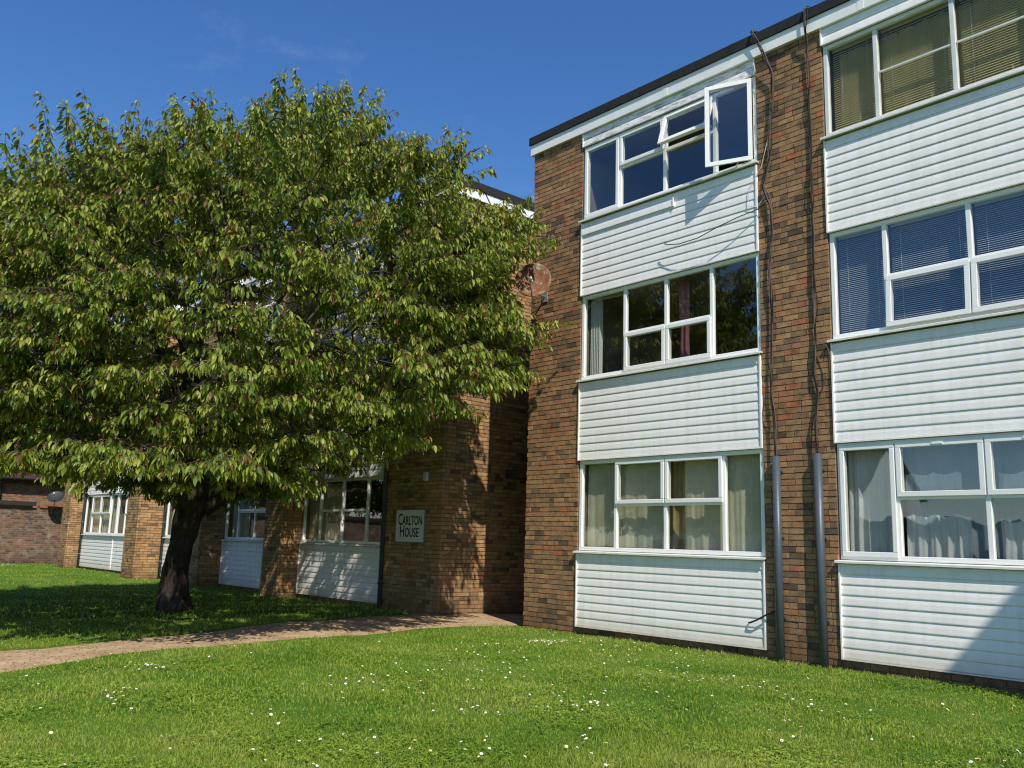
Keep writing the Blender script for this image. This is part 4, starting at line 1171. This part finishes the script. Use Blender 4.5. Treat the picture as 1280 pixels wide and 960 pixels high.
# ------------------------------------------------------------------ grass
def grass(n, dmin, dmax, ang, hmin, hmax, wid, seed, name, pw=1.0, dry=0.):
    g = np.random.default_rng(seed)
    d = dmin + (dmax - dmin)*g.random(n)**pw
    a = yaw + math.pi/2 + (g.random(n) - .5)*2*ang
    x = CAM.x + d*np.cos(a); y = CAM.y + d*np.sin(a)
    edge_n = .10*np.sin(x*7.1 + y*3.3) * np.sin(y*5.7)
    keep = (y < -.012 - .03*g.random(n)) & ~in_poly(x + edge_n*.5 + g.normal(0, .03, n), y + edge_n*.5, PATHPOLY) & (x > -26.8)
    for fa, fb, fd in fins: keep &= ~((x > fa - .02) & (x < fb + .02) & (y > -fd - .02))
    keep &= ~(np.hypot(x - TB.x, y - TB.y) < .33)
    x, y, d = x[keep], y[keep], d[keep]; n = len(x)
    cl = np.array([noise.noise(Vector((px*1.6, py*1.6, 1.))) for px, py in zip(x, y)]) if n < 60000 else (np.sin(x*2.3 + 1.7*np.sin(y*1.9))*np.sin(y*2.7 + 1.3*np.sin(x*2.1)))
    h = (hmin + (hmax - hmin)*g.random(n)**1.9) * (1 + .45*cl)
    az = g.random(n)*2*math.pi; lean = g.random(n)**1.2*.95
    dx, dy = np.cos(az)*lean, np.sin(az)*lean
    fx = g.random(n)*2*math.pi; w_ = wid*(.6 + .8*g.random(n))
    wx, wy = np.cos(fx)*w_/2, np.sin(fx)*w_/2
    z = gz(x, y) - .004
    z1, z2 = h*.6, h*(1 - .28*lean)
    P_ = np.empty((n, 5, 3))
    P_[:, 0] = np.stack([x - wx, y - wy, z], -1); P_[:, 1] = np.stack([x + wx, y + wy, z], -1)
    mx_, my_ = x + dx*h*.35, y + dy*h*.35
    P_[:, 2] = np.stack([mx_ - wx*.8, my_ - wy*.8, z + z1], -1); P_[:, 3] = np.stack([mx_ + wx*.8, my_ + wy*.8, z + z1], -1)
    P_[:, 4] = np.stack([x + dx*h*1.0, y + dy*h*1.0, z + z2], -1)
    q = np.arange(n)[:, None]*5
    F_ = np.concatenate([q + np.array(t) for t in ((0,1,3),(0,3,2),(2,3,4))], 0)
    uv_ = np.stack([np.repeat(g.random(n), 5), np.tile([0, 0, .6, .6, 1.], n)], -1)
    o = np_mesh(name, P_.reshape(-1, 3), F_, M['blade'], None, uv_, smooth=False)
    return o
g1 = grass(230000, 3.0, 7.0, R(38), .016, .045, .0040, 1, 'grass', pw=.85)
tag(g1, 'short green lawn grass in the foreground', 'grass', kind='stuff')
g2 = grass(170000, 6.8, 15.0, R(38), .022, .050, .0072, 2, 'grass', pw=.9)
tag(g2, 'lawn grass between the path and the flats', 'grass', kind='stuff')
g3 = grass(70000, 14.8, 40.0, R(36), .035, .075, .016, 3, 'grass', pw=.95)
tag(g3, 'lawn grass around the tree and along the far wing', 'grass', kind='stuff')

def clover(n, dmin, dmax, seed):
    g = np.random.default_rng(seed)
    d = dmin + (dmax - dmin)*g.random(n)**.9; a = yaw + math.pi/2 + (g.random(n) - .5)*2*R(38)
    x = CAM.x + d*np.cos(a); y = CAM.y + d*np.sin(a)
    patch = np.sin(x*1.7 + 2.1*np.sin(y*1.3 + .4)) * np.sin(y*1.9 + 1.6*np.sin(x*1.5)) + .35*np.sin(x*6.1)*np.sin(y*5.3)
    keep = (y < -.1) & (patch > g.random(n)*.9 - .1) & ~in_poly(x + g.normal(0, .04, n), y, PATHPOLY)
    x, y, d = x[keep], y[keep], d[keep]; n = len(x)
    h = .022 + .026*g.random(n); r_ = (.0055 + .0045*g.random(n)); az0 = g.random(n)*6.28
    z = gz(x, y) + h; Vv = []; 
    for k in range(3):
        az = az0 + k*2.094; ca, sa = np.cos(az), np.sin(az); tl = (g.random(n) - .35)*.6
        for al, ac in ((.1, 0), (.8, .75), (1.7, .62), (2.0, 0), (1.7, -.62), (.8, -.75)):
            Vv.append(np.stack([x + r_*(al*ca - ac*sa), y + r_*(al*sa + ac*ca), z + r_*al*tl], -1))
    Vv = np.stack(Vv, 1).reshape(-1, 3)
    q = np.arange(n*3)[:, None]*6
    F_ = np.concatenate([q + np.array(t) for t in ((0,1,2,3), (0,3,4,5))], 0)
    uv_ = np.stack([np.repeat(g.random(n)*.55, 18), np.full(n*18, .8)], -1)
    return np_mesh('clover', Vv, F_, M['blade'], None, uv_, smooth=False)
tag(clover(60000, 3.2, 11., 5), 'low clover leaves mixed into the lawn', 'clover', kind='stuff')

# ------------------------------------------------------------------ daisies
def daisy_mesh():
    m = MB(); n = 11
    for k in range(n):
        a = 2*math.pi*k/n; ca, sa = math.cos(a), math.sin(a); t = .0026
        m.add([(.003*ca - t*.5*sa, .003*sa + t*.5*ca, .060), (.003*ca + t*.5*sa, .003*sa - t*.5*ca, .060), (.0095*ca + t*sa, .0095*sa - t*ca, .0625), (.0125*ca, .0125*sa, .063), (.0095*ca - t*sa, .0095*sa + t*ca, .0625)], [(0,1,2,3,4)], 0)
    m.tube([(0, 0, .0595), (0, 0, .063), (0, 0, .0645)], [.0042, .0040, .0015], 8, 1)
    m.tube([(.004, 0, 0), (.002, .001, .03), (0, 0, .06)], .0009, 4, 2)
    return m
D0 = daisy_mesh().build('daisy', [M['petal'], M['yolk'], M['stem']], None, uv=False)
clusters = [(1.87, -6.47, 16, 0.102), (3.49, -7.38, 5, 0.096), (3.31, -7.2, 5, 0.07), (2.12, -1.56, 26, 0.15), (2.01, -1.16, 20, 0.33), (3.24, -1.57, 14, 0.399), (4.98, -5.31, 5, 0.092), (5.11, -5.1, 6, 0.105), (5.18, -4.29, 7, 0.14), (5.6, -4.3, 7, 0.101), (2.61, -2.79, 6, 0.192), (5.65, -3.51, 8, 0.217), (6.19, -5.99, 4, 0.08), (6.38, -5.29, 4, 0.045), (5.14, -2.63, 10, 0.326), (7.11, -3.95, 4, 0.092), (6.53, -2.82, 6, 0.219), (4.16, -2.07, 14, 0.455), (5.77, -2.5, 10, 0.396), (3.03, -4.13, 8, 0.257), (3.95, -5.54, 6, 0.215), (4.59, -6.54, 5, 0.125), (5.52, -6.13, 5, 0.228), (3.48, -3.32, 10, 0.262), (8.32, -3.61, 6, 0.119)]
dpos = []
for cx_, cy_, n_, s_ in clusters:
    for k in range(n_): dpos.append((cx_ + rnd.gauss(0, s_), cy_ + rnd.gauss(0, s_)))
while len(dpos) < 520:
    d = 3.6 + 9.5*rnd.random()**.8; a = yaw + math.pi/2 + rnd.uniform(-.60, .56)
    x, y = CAM.x + d*math.cos(a), CAM.y + d*math.sin(a)
    if noise.noise(Vector((x*.55, y*.55, 4.))) + .15 < rnd.uniform(-.2, .5): continue
    dpos.append((x, y))
ok = ~in_poly(np.array([p[0] for p in dpos]), np.array([p[1] for p in dpos]), PATHPOLY)
dpos = [p for p, k in zip(dpos, ok) if k and p[1] < -.08]
dpos.sort(key=lambda p: (p[0]-CAM.x)**2 + (p[1]-CAM.y)**2)
def place(o, p):
    s_ = rnd.uniform(.62, 1.1)
    o.location = (p[0], p[1], float(gz(p[0], p[1])) - .004 + rnd.uniform(-.012, .004)); o.scale = (s_, s_, 1)
    hd_ = Vector((rnd.gauss(.32, .25), rnd.gauss(-.14, .25), 1)).normalized()      # heads lean to the sun
    o.rotation_euler = hd_.to_track_quat('Z', 'Y').to_euler()
    tag(o, 'small white daisy growing in the short lawn', 'daisy', 'daisies in the lawn')
for i, p in enumerate(dpos[:295]):
    o = D0 if i == 0 else D0.copy()
    if i: C.objects.link(o)
    place(o, p)
# the rest, farther off, read as a sprinkle of white
m = MB(); base = daisy_mesh()
far = dpos[295:]
for k in range(230): far.append((rnd.uniform(-26.5, -22.5), rnd.uniform(-4.5, -1.6)))
for k in range(60):
    far.append((rnd.uniform(-8, -2), rnd.uniform(-6.5, -4.5)))
ok = ~in_poly(np.array([p[0] for p in far]), np.array([p[1] for p in far]), PATHPOLY)
for p, k in zip(far, ok):
    if not k: continue
    q_t = Vector((rnd.gauss(.32, .25), rnd.gauss(-.14, .25), 1)).to_track_quat('Z', 'Y')
    s_ = rnd.uniform(.6, 1.05); z = float(gz(*p)) + .004
    for fc, mi in zip(base.f, base.m):
        if mi == 2: continue
        m.add([tuple(Vector((p[0], p[1], z)) + q_t @ Vector((base.v[i][0]*s_, base.v[i][1]*s_, base.v[i][2]))) for i in fc], [tuple(range(len(fc)))], mi)
tag(m.build('daisies', [M['petal'], M['yolk'], M['stem']], None, uv=False), 'distant sprinkle of white daisies in the grass', 'daisies', kind='stuff')

# bud scales and dead leaves dropped along the path
m = MB()
for k in range(2600):
    i = rnd.randrange(109); t = rnd.random()
    if rnd.random() < .6: t = t**3 if rnd.random() < .6 else 1 - t**4
    p = pf[i]*(1-t) + pn[i]*t + np.array([rnd.uniform(-.08, .08), rnd.uniform(-.08, .08)])
    if p[1] > -.05: continue
    a = rnd.uniform(0, 6.28); s_ = rnd.uniform(.006, .02); c, s = math.cos(a)*s_, math.sin(a)*s_
    z = float(gz(*p)) + .018
    m.add([(p[0]-c, p[1]-s, z), (p[0]+s*.4, p[1]-c*.4, z + rnd.uniform(0, .008)), (p[0]+c, p[1]+s, z + rnd.uniform(0, .006)), (p[0]-s*.4, p[1]+c*.4, z)], [(0,1,2,3)])
tag(m.build('leaf_litter', M['debris'], None, uv=False), 'reddish brown bud scales scattered over the path', 'leaf litter', kind='stuff')
